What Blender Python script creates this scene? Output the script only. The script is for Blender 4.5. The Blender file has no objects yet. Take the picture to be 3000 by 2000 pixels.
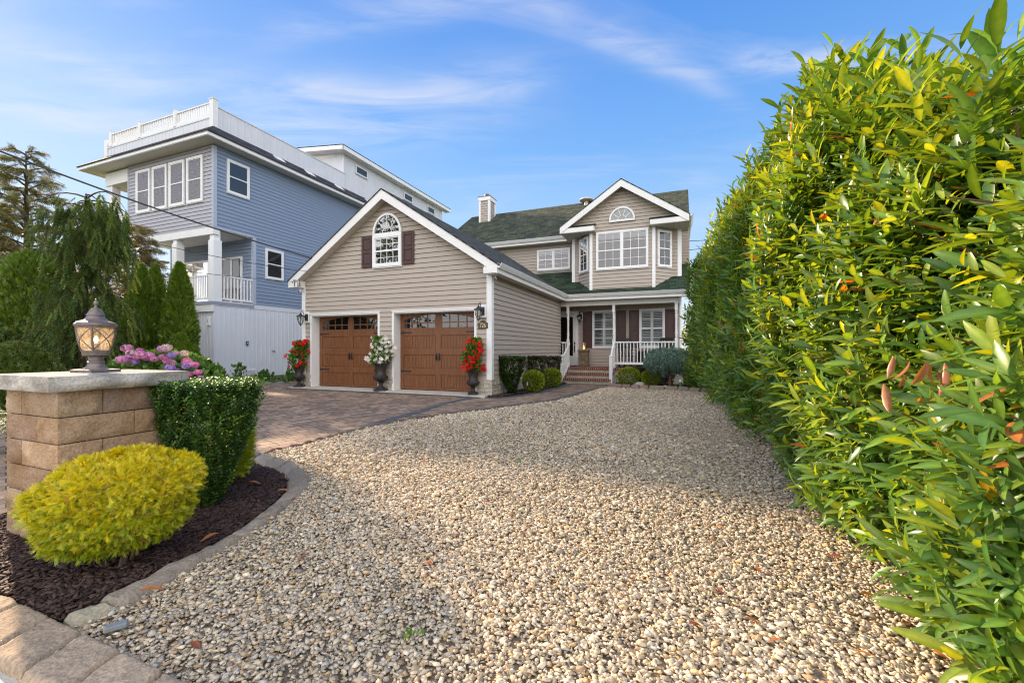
import bpy, bmesh, math, random
import numpy as np
from mathutils import Vector, noise as mnoise
random.seed(7); RNG = np.random.default_rng(7)
D = bpy.data; SC = bpy.context.scene; COL = SC.collection
PI = math.pi

# ------------------------------------------------------------------ camera, sky, sun, exposure
TH = math.atan2(495, 1243)                    # the houses stand turned by this angle to the camera
UX, UY = math.cos(TH), -math.sin(TH)          # house width axis (u) in the world
VX, VY = math.sin(TH), math.cos(TH)           # house depth axis (v) in the world
CX, CY = -0.524, 10.511                       # front right corner of the garage
CAMH = 1.15
cam = D.objects.new('camera', D.cameras.new('camera')); COL.objects.link(cam)
cam.location = (0, 0, CAMH); cam.rotation_euler = (PI/2, 0, 0)
cam.data.sensor_width = 36; cam.data.lens = 36*1243/3000; cam.data.shift_y = 22/3000
cam.data.clip_start = 0.05; cam.data.clip_end = 2000
SC.camera = cam
SUN_AZ, SUN_EL = math.radians(51), math.radians(22.5)     # azimuth to the left of straight ahead
sdir = Vector((-math.sin(SUN_AZ)*math.cos(SUN_EL), math.cos(SUN_AZ)*math.cos(SUN_EL), math.sin(SUN_EL)))
sl = D.lights.new('sun', 'SUN'); sl.energy = 3.4; sl.angle = math.radians(1.6); sl.color = (1.0, 0.76, 0.52)
so = D.objects.new('sun', sl); COL.objects.link(so); so.rotation_euler = sdir.to_track_quat('Z', 'Y').to_euler()
SC.view_settings.view_transform = 'Standard'; SC.view_settings.look = 'None'
SC.view_settings.exposure = 1.65; SC.view_settings.gamma = 1.0
SC.render.engine = 'CYCLES'; SC.cycles.use_denoising = True; SC.cycles.denoiser = 'OPENIMAGEDENOISE'; SC.cycles.denoising_input_passes = 'RGB_ALBEDO_NORMAL'; SC.cycles.denoising_prefilter = 'NONE'; SC.cycles.use_adaptive_sampling = False; SC.cycles.pixel_filter_type = 'BLACKMAN_HARRIS'; SC.cycles.filter_width = 1.15
SC.cycles.sample_clamp_indirect = 4.0; SC.cycles.max_bounces = 7; SC.cycles.diffuse_bounces = 3; SC.cycles.caustics_reflective = False; SC.cycles.caustics_refractive = False; SC.cycles.transparent_max_bounces = 16
W = D.worlds.new('World'); SC.world = W; W.use_nodes = True

def N(nt, typ, ins=None, **kw):
    n = nt.nodes.new(typ)
    for k, v in kw.items(): setattr(n, k, v)
    for k, v in (ins or {}).items():
        if hasattr(v, 'is_linked') or isinstance(v, bpy.types.NodeSocket): nt.links.new(v, n.inputs[k])
        else: n.inputs[k].default_value = v
    return n
def ramp(nt, fac, stops, interp='LINEAR'):
    n = nt.nodes.new('ShaderNodeValToRGB'); nt.links.new(fac, n.inputs[0]); e = n.color_ramp.elements
    n.color_ramp.interpolation = interp
    while len(e) < len(stops): e.new(0.5)
    for i, (p, c) in enumerate(stops):
        e[i].position = p; e[i].color = (*c, 1) if len(c) == 3 else c
    return n.outputs[0]
def c4(c): return (c[0], c[1], c[2], 1)
def mixc(nt, fac, a, b, blend='MIX'):
    n = nt.nodes.new('ShaderNodeMix'); n.data_type = 'RGBA'; n.blend_type = blend
    for i, v in ((0, fac), (6, a), (7, b)):
        if isinstance(v, bpy.types.NodeSocket): nt.links.new(v, n.inputs[i])
        else: n.inputs[i].default_value = v if i == 0 or len(v) == 4 else c4(v)
    return n.outputs[2]

BACK, BACK_FILL = 0.88, 9.3
nt = W.node_tree; nt.nodes.clear()
def MA(op, a, b=None, c=None, nt_=None, clamp=False):
    n = (nt_ or nt).nodes.new('ShaderNodeMath'); n.operation = op; n.use_clamp = clamp
    for i, v in enumerate((a, b, c)):
        if v is None: continue
        if isinstance(v, bpy.types.NodeSocket): (nt_ or nt).links.new(v, n.inputs[i])
        else: n.inputs[i].default_value = v
    return n.outputs[0]
sky = N(nt, 'ShaderNodeTexSky', sky_type='NISHITA', sun_disc=False, sun_elevation=SUN_EL, sun_rotation=-SUN_AZ,
        air_density=1.0, dust_density=0.4, ozone_density=2.0)
tc = N(nt, 'ShaderNodeTexCoord')
sep = N(nt, 'ShaderNodeSeparateXYZ', {0: tc.outputs['Generated']})
# soft-shouldered Nishita (thin veil of air over the sun) blended with the clear-evening gradient by elevation
cmpv = N(nt, 'ShaderNodeSeparateColor', {0: sky.outputs[0]}); ch = []
for i in range(3): ch.append(MA('DIVIDE', cmpv.outputs[i], MA('ADD', MA('MULTIPLY', cmpv.outputs[i], .13), 1.0)))
soft = N(nt, 'ShaderNodeCombineColor', {0: ch[0], 1: ch[1], 2: ch[2]}).outputs[0]
elev = MA('MAXIMUM', sep.outputs[2], 0.0)
K = 3.35
grad = ramp(nt, elev, [(0, (.92, .95, .98)), (.10, (.70, .85, 1.0)), (.24, (.42, .67, 1.0)), (.42, (.17, .45, .97)), (.62, (.075, .30, .88)), (1, (.04, .15, .55))])
grad = mixc(nt, 1.0, grad, (K, K, K), 'MULTIPLY')
base = mixc(nt, .22, grad, soft)
zc = MA('MAXIMUM', sep.outputs[2], 0.05)
px = MA('DIVIDE', sep.outputs[0], zc); py = MA('DIVIDE', sep.outputs[1], zc)
cv = N(nt, 'ShaderNodeCombineXYZ', {0: px, 1: py, 2: 0.0}).outputs[0]
wv = N(nt, 'ShaderNodeTexNoise', {'Vector': cv, 'Scale': 1.3, 'Detail': 3.0}).outputs[0]
pyw = MA('ADD', py, MA('MULTIPLY', MA('SUBTRACT', wv, .5), .35))
def wisps(rot, sx, sy, loc, lo, hi, det=8.0):
    m = N(nt, 'ShaderNodeMapping', {'Vector': cv, 'Rotation': (0, 0, math.radians(rot)), 'Scale': (sx, sy, 1), 'Location': loc})
    n = N(nt, 'ShaderNodeTexNoise', {'Vector': m.outputs[0], 'Scale': 1.0, 'Detail': det, 'Roughness': .62, 'Distortion': .8})
    return ramp(nt, n.outputs[0], [(lo, (0, 0, 0)), (hi, (1, 1, 1))])
def arc(y0, k, x0, w, xa, xb, fall=.4):
    dx = MA('SUBTRACT', px, x0); yc = MA('ADD', MA('MULTIPLY', MA('MULTIPLY', dx, dx), k), y0)
    d = MA('DIVIDE', MA('SUBTRACT', pyw, yc), w); e = MA('EXPONENT', MA('MULTIPLY', MA('MULTIPLY', d, d), -1.0))
    a = N(nt, 'ShaderNodeMapRange', {'Value': px, 'From Min': xa-fall, 'From Max': xa+fall}, clamp=True, interpolation_type='SMOOTHSTEP').outputs[0]
    b = N(nt, 'ShaderNodeMapRange', {'Value': px, 'From Min': xb+fall, 'From Max': xb-fall}, clamp=True, interpolation_type='SMOOTHSTEP').outputs[0]
    return MA('MULTIPLY', e, MA('MULTIPLY', a, b))
wA = wisps(-8, 1.4, 5.0, (0, 0, 0), .36, .68); wB = wisps(-16, 1.6, 6.0, (3, 1, 0), .34, .66); wC = wisps(20, 2.2, 4.0, (5, 2, 0), .40, .70)
cl1 = MA('MULTIPLY', arc(1.66, -.20, -.62, .13, -3.2, .10, .3), MA('ADD', MA('MULTIPLY', wA, .36), .10))
cl2 = MA('MULTIPLY', arc(1.22, .42, -.22, .075, -.75, .85, .3), MA('ADD', MA('MULTIPLY', wB, .36), .05))
cl3 = MA('MULTIPLY', arc(1.46, .3, .9, .08, .80, 1.35, .2), MA('MULTIPLY', wC, .9))
cl4 = MA('MULTIPLY', arc(1.95, -.15, -1.0, .22, -2.6, -.1, .5), MA('MULTIPLY', wA, .45))
big = MA('MULTIPLY', wisps(-20, .5, 1.3, (1, 4, 0), .50, .85), .40)
low = N(nt, 'ShaderNodeMapRange', {'Value': sep.outputs[2], 'From Min': .02, 'From Max': .22}, clamp=True).outputs[0]
cs = MA('MULTIPLY', MA('ADD', MA('ADD', cl1, cl2), MA('ADD', MA('ADD', cl3, cl4), big)), low, clamp=True)
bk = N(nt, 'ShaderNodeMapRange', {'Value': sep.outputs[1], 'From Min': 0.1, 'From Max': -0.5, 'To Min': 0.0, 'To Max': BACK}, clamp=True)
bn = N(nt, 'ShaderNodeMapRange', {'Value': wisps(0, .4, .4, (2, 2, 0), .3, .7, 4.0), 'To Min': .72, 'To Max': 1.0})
# unseen bright cloud added behind the camera to light the house fronts
cl = mixc(nt, cs, base, (3.0, 2.98, 3.1))
cl = mixc(nt, MA('MULTIPLY', bk.outputs[0], bn.outputs[0]), cl, (BACK_FILL, BACK_FILL*.975, BACK_FILL*.96))
W.cycles.sampling_method = 'MANUAL'; W.cycles.sample_map_resolution = 512
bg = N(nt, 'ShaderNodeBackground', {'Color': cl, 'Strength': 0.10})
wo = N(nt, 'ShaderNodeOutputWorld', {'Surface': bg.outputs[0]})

# ------------------------------------------------------------------ terrain
def uvof(x, y): dx, dy = x-CX, y-CY; return dx*UX+dy*UY, dx*VX+dy*VY
def wxy(u, v): return CX+u*UX+v*VX, CY+u*UY+v*VY
def gh(x, y):
    u, v = uvof(x, y)
    a = min(max((v+1.5)/7.0, 0), 1); b = min(max((u+0.8)/0.8, 0), 1)
    return -0.115*a*b
def G(px_, py_, h=None):                      # a point of the ground, measured on the photograph
    z = 0.0 if h is None else h
    for _ in range(4):
        t = 1243*(CAMH-z)/(py_-1022); x, y = (px_-1500)/1243*t, t
        if h is None: z = gh(x, y)
    return x, y, z

# ------------------------------------------------------------------ mesh helpers
class MB:
    def __init__(s, T=None): s.v = []; s.f = []; s.uv = {}; s.T = T
    def add(s, vs, fs, uvs=None):
        b = len(s.v)
        for p in vs: s.v.append(s.T(p) if s.T else tuple(p))
        for i, f in enumerate(fs):
            if uvs: s.uv[len(s.f)] = uvs[i]
            s.f.append([b+j for j in f])
    def box(s, x0, x1, y0, y1, z0, z1):
        s.add([(x, y, z) for z in (z0, z1) for x, y in ((x0, y0), (x1, y0), (x1, y1), (x0, y1))],
              [(3, 2, 1, 0), (4, 5, 6, 7), (0, 1, 5, 4), (1, 2, 6, 5), (2, 3, 7, 6), (3, 0, 4, 7)])
    def prism(s, poly, a, b, axis):           # polygon in the two other axes, extruded along axis from a to b
        def P(p, t):
            return {0: (t, p[0], p[1]), 1: (p[0], t, p[1]), 2: (p[0], p[1], t)}[axis]
        n = len(poly); vs = [P(p, a) for p in poly]+[P(p, b) for p in poly]
        fs = [list(range(n))[::-1], [n+i for i in range(n)]]+[(i, (i+1) % n, n+(i+1) % n, n+i) for i in range(n)]
        s.add(vs, fs)
    def slab(s, q, t, uvs=None):              # quad given by four corners, thickened downwards by t
        q = [Vector(p) for p in q]; lo = [p-Vector((0, 0, t)) for p in q]; n = len(q)
        e = (q[1]-q[0]).normalized(); nn = (q[1]-q[0]).cross(q[-1]-q[0]).normalized(); g = nn.cross(e)
        uv = [((p-q[0]).dot(e), (p-q[0]).dot(g)) for p in q]
        fs = [list(range(n)), [n+i for i in range(n)][::-1]]+[(i, n+i, n+(i+1) % n, (i+1) % n) for i in range(n)]
        us = [uv, uv[::-1]]+[[uv[i], uv[i], uv[(i+1) % n], uv[(i+1) % n]] for i in range(n)]
        s.add([tuple(p) for p in q+lo], fs, us)
    def bar(s, a, b, w, h=None):              # square bar between two points
        a, b = Vector(a), Vector(b); h = h or w; d = (b-a).normalized()
        r = d.cross(Vector((0, 0, 1)));  r = Vector((1, 0, 0)) if r.length < 1e-4 else r.normalized()
        u = r.cross(d)
        vs = [p+r*(w/2*i)+u*(h/2*j) for p in (a, b) for i, j in ((-1, -1), (1, -1), (1, 1), (-1, 1))]
        s.add([tuple(p) for p in vs], [(0, 1, 2, 3), (7, 6, 5, 4), (0, 4, 5, 1), (1, 5, 6, 2), (2, 6, 7, 3), (3, 7, 4, 0)])
    def tube(s, pts, r, n=8, cap=True):
        pts = [Vector(p) for p in pts]; rs = r if isinstance(r, (list, tuple)) else [r]*len(pts)
        vs = []; ref = None
        for i, p in enumerate(pts):
            d = (pts[min(i+1, len(pts)-1)]-pts[max(i-1, 0)]).normalized()
            if ref is None: ref = Vector((0, 0, 1)) if abs(d.z) < .9 else Vector((1, 0, 0))
            a = d.cross(ref).normalized(); b = a.cross(d); ref = b
            vs += [tuple(p+(a*math.cos(2*PI*k/n)+b*math.sin(2*PI*k/n))*rs[i]) for k in range(n)]
        fs = [(i*n+k, i*n+(k+1) % n, (i+1)*n+(k+1) % n, (i+1)*n+k) for i in range(len(pts)-1) for k in range(n)]
        if cap: fs += [list(range(n))[::-1], [(len(pts)-1)*n+k for k in range(n)]]
        s.add(vs, fs)
    def lathe(s, prof, n=24, c=(0, 0, 0), flute=None):
        vs = []
        for i, (r, z) in enumerate(prof):
            for k in range(n):
                a = 2*PI*k/n; rr = r
                if flute and flute[0] <= z <= flute[1]: rr = r*(1+flute[3]*abs(math.sin(a*flute[2]/2)))
                vs.append((c[0]+rr*math.cos(a), c[1]+rr*math.sin(a), c[2]+z))
        m = len(prof)
        fs = [(i*n+k, i*n+(k+1) % n, (i+1)*n+(k+1) % n, (i+1)*n+k) for i in range(m-1) for k in range(n)]
        fs += [list(range(n))[::-1], [(m-1)*n+k for k in range(n)]]
        s.add(vs, fs)
    def build(s, name, mat, parent=None, smooth=False, bevel=0, fix=True):
        me = D.meshes.new(name); me.from_pydata([tuple(map(float, p)) for p in s.v], [], s.f)
        if s.uv:
            ul = me.uv_layers.new(name='UVMap')
            for i, p in enumerate(me.polygons):
                if i in s.uv:
                    for li, c in zip(p.loop_indices, s.uv[i]): ul.data[li].uv = c
        if fix or bevel:
            bm = bmesh.new(); bm.from_mesh(me)
            bmesh.ops.recalc_face_normals(bm, faces=bm.faces)
            if bevel:
                es = [e for e in bm.edges if len(e.link_faces) == 2 and e.calc_face_angle(0) > 0.6]
                bmesh.ops.bevel(bm, geom=es, offset=bevel, segments=1, affect='EDGES', clamp_overlap=True)
            bm.to_mesh(me); bm.free()
        if smooth:
            me.polygons.foreach_set('use_smooth', [True]*len(me.polygons))
            try: me.set_sharp_from_angle(angle=math.radians(40))
            except Exception: pass
        me.materials.append(mat)
        o = D.objects.new(name, me); COL.objects.link(o)
        if parent: o.parent = parent
        return o

def tag(o, label=None, cat=None, group=None, kind=None):
    for k, v in (('label', label), ('category', cat), ('group', group), ('kind', kind)):
        if v: o[k] = v
    return o
def thing(name, loc, label, cat, rz=0.0, group=None):
    o = D.objects.new(name, None); COL.objects.link(o); o.location = loc; o.rotation_euler = (0, 0, rz)
    o.empty_display_size = .1
    return tag(o, label, cat, group)
def struct(name, mb, mat, **k): return tag(mb.build(name, mat, **k), kind='structure')
def copy_tree(o, parent=None):
    c = o.copy(); COL.objects.link(c); c.parent = parent
    for ch in list(o.children): copy_tree(ch, c)
    return c

def nrm(a): return a/np.maximum(np.linalg.norm(a, axis=-1, keepdims=True), 1e-9)
def frames(x, zh):
    x = nrm(x); y = nrm(np.cross(zh, x)); z = np.cross(x, y); return np.stack([x, y, z], -1)
def meshnp(name, V, Fc, mat, parent=None, col=None, smooth=False):
    me = D.meshes.new(name); k = Fc.shape[1]; nf = len(Fc)
    me.vertices.add(len(V)); me.vertices.foreach_set('co', V.astype(np.float32).ravel())
    me.loops.add(nf*k); me.loops.foreach_set('vertex_index', Fc.astype(np.int32).ravel())
    me.polygons.add(nf); me.polygons.foreach_set('loop_start', np.arange(0, nf*k, k, dtype=np.int32))
    if smooth: me.polygons.foreach_set('use_smooth', np.ones(nf, dtype=bool))
    if col is not None:
        at = me.attributes.new('col', 'FLOAT_COLOR', 'POINT')
        at.data.foreach_set('color', np.concatenate([col, np.ones((len(col), 1))], 1).astype(np.float32).ravel())
    me.update(calc_edges=True); me.materials.append(mat)
    o = D.objects.new(name, me); COL.objects.link(o)
    if parent: o.parent = parent
    return o
def inst(name, T, P, R, S, mat, col=None, parent=None, smooth=False, vm=None):
    tv, tf = T; n = len(P); k = len(tv); S = np.asarray(S, float)
    if S.ndim == 1: S = np.repeat(S[:, None], 3, 1)
    V = np.einsum('nij,nkj->nki', R, tv[None]*S[:, None, :])+P[:, None]
    Fc = (tf[None]+(np.arange(n)*k)[:, None, None]).reshape(-1, tf.shape[1])
    c = None if col is None else np.repeat(col, k, 0)
    if vm is not None: c = np.clip(c*np.tile(vm, (n, 1)), 0, .95)
    return meshnp(name, V.reshape(-1, 3), Fc, mat, parent, c, smooth)
def rnd(n, a=0., b=1.): return RNG.uniform(a, b, n)
def rvec(n): return nrm(RNG.normal(size=(n, 3)))

# leaf templates (x along the leaf, z its normal)
def leaf_template(ws, xs, curve, fold):
    v = []; f = []
    for x, w in zip(xs, ws): v += [(x, w, -curve*x*x+fold*w), (x, 0, -curve*x*x), (x, -w, -curve*x*x+fold*w)]
    for i in range(len(xs)-1):
        a = 3*i; f += [(a, a+1, a+4, a+3), (a+1, a+2, a+5, a+4)]
    return np.array(v, float), np.array(f)
LAUREL = leaf_template([.015, .076, .124, .116, .060, .004], [0, .15, .4, .65, .88, 1], .22, .30)
OVAL = leaf_template([.05, .26, .30, .04], [0, .35, .7, 1], .12, .25)
BROAD = leaf_template([.03, .27, .32, .18, .01], [0, .25, .5, .8, 1], .25, .2)
def spray(nb, spread, w, tipw=.25, z=0.0):
    v = []; f = []
    def q(a, b, wa, wb):
        a = np.array(a, float); b = np.array(b, float); d = b-a; p = np.array((-d[1], d[0], 0)); p /= max(np.linalg.norm(p), 1e-6)
        k = len(v); v.extend([a+p*wa, a-p*wa, b-p*wb, b+p*wb]); f.append((k, k+1, k+2, k+3))
    q((0, 0, 0), (1, 0, -z), w, w*tipw)
    for i in range(nb):
        t = .1+.75*i/nb; L = spread*(1-.45*t); s = 1 if i % 2 else -1
        q((t, 0, -z*t*t), (t+L*.75, s*L*.62, -z*t-.03), w*.9, w*tipw)
    return np.array(v), np.array(f)
THUJA = spray(9, .42, .035, .4, .12)
FAN = spray(4, .5, .085, .35, .1)
def needles(n, l, w):
    r = random.Random(3); v = []; f = []
    for i in range(n):
        t = i/n; a = i*2.4; d = np.array((.65, math.cos(a)*.75, math.sin(a)*.75))*l; b = np.array((t, 0, 0))
        p = np.array((0, -math.sin(a), math.cos(a)))*w; k = len(v)
        v.extend([b+p, b-p, b+d-p*.3, b+d+p*.3]); f.append((k, k+1, k+2, k+3))
    return np.array(v), np.array(f)
SPRIG = needles(15, .36, .055)
PUFF = needles(11, .5, .10)

# ------------------------------------------------------------------ materials
def newmat(name):
    m = D.materials.new(name); m.use_nodes = True; nt = m.node_tree; nt.nodes.clear()
    return m, nt
def finish(nt, col, rough=.5, spec=.5, bump=None, bs=.2, bd=.01, **k):
    b = N(nt, 'ShaderNodeBsdfPrincipled')
    for key, v in (('Base Color', col), ('Roughness', rough), ('Specular IOR Level', spec), *k.items()):
        if isinstance(v, bpy.types.NodeSocket): nt.links.new(v, b.inputs[key])
        elif v is not None: b.inputs[key].default_value = c4(v) if isinstance(v, tuple) and len(v) == 3 else v
    if bump is not None:
        bn = N(nt, 'ShaderNodeBump', {'Height': bump, 'Strength': bs, 'Distance': bd}); nt.links.new(bn.outputs[0], b.inputs['Normal'])
    N(nt, 'ShaderNodeOutputMaterial', {'Surface': b.outputs[0]})
    return b
def objco(nt): return N(nt, 'ShaderNodeTexCoord').outputs['Object']
def noise(nt, scale, detail=4, rough=.55, vec=None, dist=0., stretch=None):
    vec = vec or objco(nt)
    if stretch: vec = N(nt, 'ShaderNodeMapping', {'Vector': vec, 'Scale': stretch}).outputs[0]
    return N(nt, 'ShaderNodeTexNoise', {'Vector': vec, 'Scale': scale, 'Detail': detail, 'Roughness': rough, 'Distortion': dist}).outputs[0]
def M_plain(name, c, rough=.5, var=.12, sc=6., bs=.15, bsc=40., spec=.5, metallic=0., stretch=None, bd=.01):
    m, nt = newmat(name)
    f = noise(nt, sc, 5, stretch=stretch)
    c = mixc(nt, ramp(nt, f, [(.3, (0, 0, 0)), (.7, (1, 1, 1))]), tuple(x*(1-var) for x in c), tuple(min(1, x*(1+var)) for x in c))
    finish(nt, c, rough, spec, noise(nt, bsc, 3), bs, bd, Metallic=metallic)
    return m
WHITE = M_plain('white_vinyl', (.82, .82, .81), .42, .035, 3, .05)
WHITE2 = M_plain('white_trim_metal', (.80, .79, .77), .45, .05, 2, .06)
SOFFIT = None
def M_ribbed(name, c, scale, axis, rough=.5):
    m, nt = newmat(name); v = objco(nt)
    w = N(nt, 'ShaderNodeTexWave', {'Vector': v, 'Scale': scale}, wave_type='BANDS', bands_direction=axis, wave_profile='SAW').outputs[1]
    line = ramp(nt, w, [(0, (.55, .55, .55)), (.1, (1, 1, 1)), (1, (1, 1, 1))])
    col = mixc(nt, 1.0, mixc(nt, noise(nt, 3), tuple(x*.94 for x in c), c), line, 'MULTIPLY')
    finish(nt, col, rough, .4, w, .3, .004); return m
SOFFIT = M_ribbed('vinyl_soffit', (.60, .56, .48), 1.6, 'X')
SOFFITY = M_ribbed('vinyl_soffit_cross', (.60, .56, .48), 1.6, 'Y')
SOFFW = M_ribbed('white_soffit', (.72, .68, .64), 2.6, 'Y')
TAN = M_plain('tan_vinyl_siding', (.44, .375, .315), .55, .05, 1.2, .25, 90, .35, stretch=(1, 1, 14))
BLUE = M_plain('blue_vinyl_siding', (.235, .295, .405), .5, .05, 1.2, .2, 90, .4, stretch=(1, 1, 14))
SHUT = M_plain('dark_red_shutter', (.058, .022, .018), .45, .12, 8, .2, 60)
BLACKM = M_plain('black_iron', (.018, .017, .017), .45, .2, 20, .3, 80)
URNM = M_plain('bronzed_urn_metal', (.030, .024, .022), .5, .5, 14, .5, 60, .5)
CONC = M_plain('concrete', (.50, .47, .41), .85, .12, 5, .4, 120, .2)
DARK = M_plain('dark_interior', (.035, .033, .035), .8, .2)
ROOMG = M_plain('greyish_room', (.33, .265, .265), .8, .08, 2)
BLIND = M_ribbed('pale_blind', (.70, .66, .62), 12, 'Z')
SLAT = M_plain('white_slats', (.80, .79, .77), .45, .03)
BARK = M_plain('bark', (.10, .07, .05), .9, .35, 12, .8, 30, .2)
TWIG = M_plain('laurel_twig', (.16, .085, .045), .7, .3, 12, .4, 40, .3)
BRONZE = M_plain('weathered_bronze_lamp', (.19, .155, .145), .42, .3, 18, .35, 50, .5, .35)
NUM = M_plain('gold_numerals', (.62, .50, .30), .4, .1, 8, .1, 30, .5, .3)
PLAQ = M_plain('dark_bronze_plaque', (.09, .065, .045), .5, .25, 18, .3, 60)
CABLE = M_plain('cable_sheath', (.045, .045, .05), .6, .2)
BOXG = M_plain('grey_plastic', (.50, .51, .53), .5, .05)
WIREM = M_plain('white_wire', (.7, .7, .7), .5, .05)

def M_wood():
    m, nt = newmat('brown_wood_door')
    v = objco(nt)
    g = noise(nt, 5, 8, .65, v, .6, (9, 9, .6)); g2 = noise(nt, 22, 4, .6, v, .2, (9, 9, .5))
    c = ramp(nt, g, [(.28, (.085, .030, .012)), (.5, (.180, .069, .026)), (.72, (.30, .13, .055))])
    c = mixc(nt, .35, c, ramp(nt, g2, [(.35, (.07, .026, .012)), (.65, (.26, .11, .05))]))
    finish(nt, c, .42, .4, g2, .25, .004); return m
WOOD = M_wood()
def M_roof(name, cols):
    m, nt = newmat(name); uv = N(nt, 'ShaderNodeTexCoord').outputs['UV']
    br = N(nt, 'ShaderNodeTexBrick', {'Vector': uv, 'Color1': (0, 0, 0, 1), 'Color2': (1, 1, 1, 1), 'Mortar': (0, 0, 0, 1), 'Scale': 1.0,
           'Mortar Size': .006, 'Bias': 0.0, 'Brick Width': .30, 'Row Height': .145}, offset=.37, offset_frequency=2, squash=.7, squash_frequency=3)
    n = noise(nt, 1.6, 5, .6, uv); gr = noise(nt, 260, 2, .6, uv)
    f = N(nt, 'ShaderNodeMath', {0: br.outputs[0], 1: n}, operation='ADD'); f = N(nt, 'ShaderNodeMath', {0: f.outputs[0], 1: .5}, operation='MULTIPLY').outputs[0]
    c = ramp(nt, f, [(.2, cols[0]), (.5, cols[1]), (.8, cols[2])])
    c = mixc(nt, ramp(nt, gr, [(.4, (0, 0, 0)), (.6, (1, 1, 1))]), mixc(nt, 1, c, (.72, .72, .72), 'MULTIPLY'), mixc(nt, 1, c, (1.3, 1.3, 1.3), 'MULTIPLY'))
    c = mixc(nt, br.outputs[1], c, (.008, .009, .008))
    h = N(nt, 'ShaderNodeMath', {0: br.outputs[0], 1: gr}, operation='ADD').outputs[0]
    finish(nt, c, .9, .2, h, .6, .012); return m
ROOF = M_roof('mixed_green_shingle', [(.034, .038, .028), (.058, .068, .045), (.110, .108, .066)])
ROOFD = M_roof('dark_green_shingle', [(.018, .022, .018), (.030, .048, .030), (.050, .085, .045)])
ROOFG = M_roof('charcoal_shingle', [(.036, .037, .034), (.066, .068, .063), (.11, .112, .10)])
ROOFN = M_roof('slate_grey_shingle', [(.035, .035, .045), (.055, .055, .068), (.085, .085, .10)])

def M_glass(name='window_glass', refl=.30, tint=(.75, .78, .8), bw=0.0):
    m, nt = newmat(name)
    lw = N(nt, 'ShaderNodeLayerWeight', {'Blend': .25}).outputs['Fresnel']
    f = N(nt, 'ShaderNodeMapRange', {'Value': lw, 'To Min': refl, 'To Max': 1.0}).outputs[0]
    gl = N(nt, 'ShaderNodeBsdfGlossy', {'Color': (1, 1, 1, 1), 'Roughness': .015})
    bn = N(nt, 'ShaderNodeBump', {'Height': noise(nt, 1.2, 2), 'Strength': .12, 'Distance': .05}); nt.links.new(bn.outputs[0], gl.inputs['Normal'])
    tr = N(nt, 'ShaderNodeBsdfTransparent', {'Color': c4(tint)})
    mx = N(nt, 'ShaderNodeMixShader', {0: f, 1: tr.outputs[0], 2: gl.outputs[0]})
    N(nt, 'ShaderNodeOutputMaterial', {'Surface': mx.outputs[0]}); return m
GLASS = M_glass('window_glass', .07)
GLASSQ = M_glass('shaded_window_glass', .0)
GLASSR = M_glass('reflecting_window_glass', .24)
GLASSD = M_glass('dark_window_glass', .07, (.4, .42, .45))
def M_screen():
    # an insect screen over a net curtain: two fine weaves beating against each other
    m, nt = newmat('screened_pane'); v = objco(nt)
    sp = N(nt, 'ShaderNodeSeparateXYZ', {0: v}); 
    n = noise(nt, 1.5, 2, .5, v, .6)
    sn = N(nt, 'ShaderNodeMath', {0: N(nt, 'ShaderNodeMath', {0: noise(nt, 1.35, 1, .4, v, .3), 1: 95.0}, operation='MULTIPLY').outputs[0]}, operation='SINE').outputs[0]
    sn = N(nt, 'ShaderNodeMapRange', {'Value': sn, 'From Min': -1.0, 'From Max': 1.0}).outputs[0]
    c = mixc(nt, sn, (.105, .082, .088), (.185, .15, .158))
    finish(nt, c, .18, .6); return m
SCREEN = M_screen()
def M_leaf(name, trans=.30, rough=.4, spec=.5, tcol=(1.9, 1.75, .5), vein=False):
    m, nt = newmat(name)
    a = N(nt, 'ShaderNodeAttribute', attribute_name='col').outputs['Color']
    n = noise(nt, 40, 3)
    c = mixc(nt, .25, a, mixc(nt, 1, a, ramp(nt, n, [(.3, (.5, .5, .5)), (.7, (1.5, 1.5, 1.4))]), 'MULTIPLY'))
    b = N(nt, 'ShaderNodeBsdfPrincipled', {'Base Color': c, 'Roughness': rough, 'Specular IOR Level': spec})
    t = N(nt, 'ShaderNodeBsdfTranslucent', {'Color': mixc(nt, 1, c, tcol, 'MULTIPLY')})
    mx = N(nt, 'ShaderNodeMixShader', {0: trans, 1: b.outputs[0], 2: t.outputs[0]})
    N(nt, 'ShaderNodeOutputMaterial', {'Surface': mx.outputs[0]}); return m
LEAFG = M_leaf('glossy_laurel_leaf', .40, .33, .55, (2.6, 1.75, .35))
LEAFS = M_leaf('small_leaf', .22, .38, .5)
NEEDLE = M_leaf('conifer_needle', .22, .6, .3, (1.6, 1.4, .5))
PETAL = M_leaf('petal', .3, .6, .2, (1.2, 1.1, 1.1))
def M_attr(name, rough=.85, spec=.25, sc=60, bs=.5, bd=.006, amt=.35, metallic=0):
    m, nt = newmat(name)
    a = N(nt, 'ShaderNodeAttribute', attribute_name='col').outputs['Color']
    n = noise(nt, sc, 5)
    c = mixc(nt, 1, a, ramp(nt, n, [(.25, (1-amt,)*3), (.75, (1+amt,)*3)]), 'MULTIPLY')
    finish(nt, c, rough, spec, n, bs, bd); return m
STONE = M_attr('gravel_stone', .8, .25, 120, .5, .003, .22)
ROCKF = M_attr('split_face_stone', .88, .15, 75, 1.0, .006, .34)
CHIP = M_attr('bark_chip', .7, .2, 150, .5, .003, .4)
SOILM = M_plain('gritty_soil', (.25, .205, .15), .95, .4, 30, .8, 160, .1)
def M_ground():
    m, nt = newmat('lawn_and_soil'); f = noise(nt, .5, 8, .65)
    c = ramp(nt, f, [(.35, (.05, .075, .02)), (.5, (.07, .09, .03)), (.65, (.12, .10, .06))])
    finish(nt, c, .95, .1, noise(nt, 30, 4), .6, .03); return m
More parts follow.
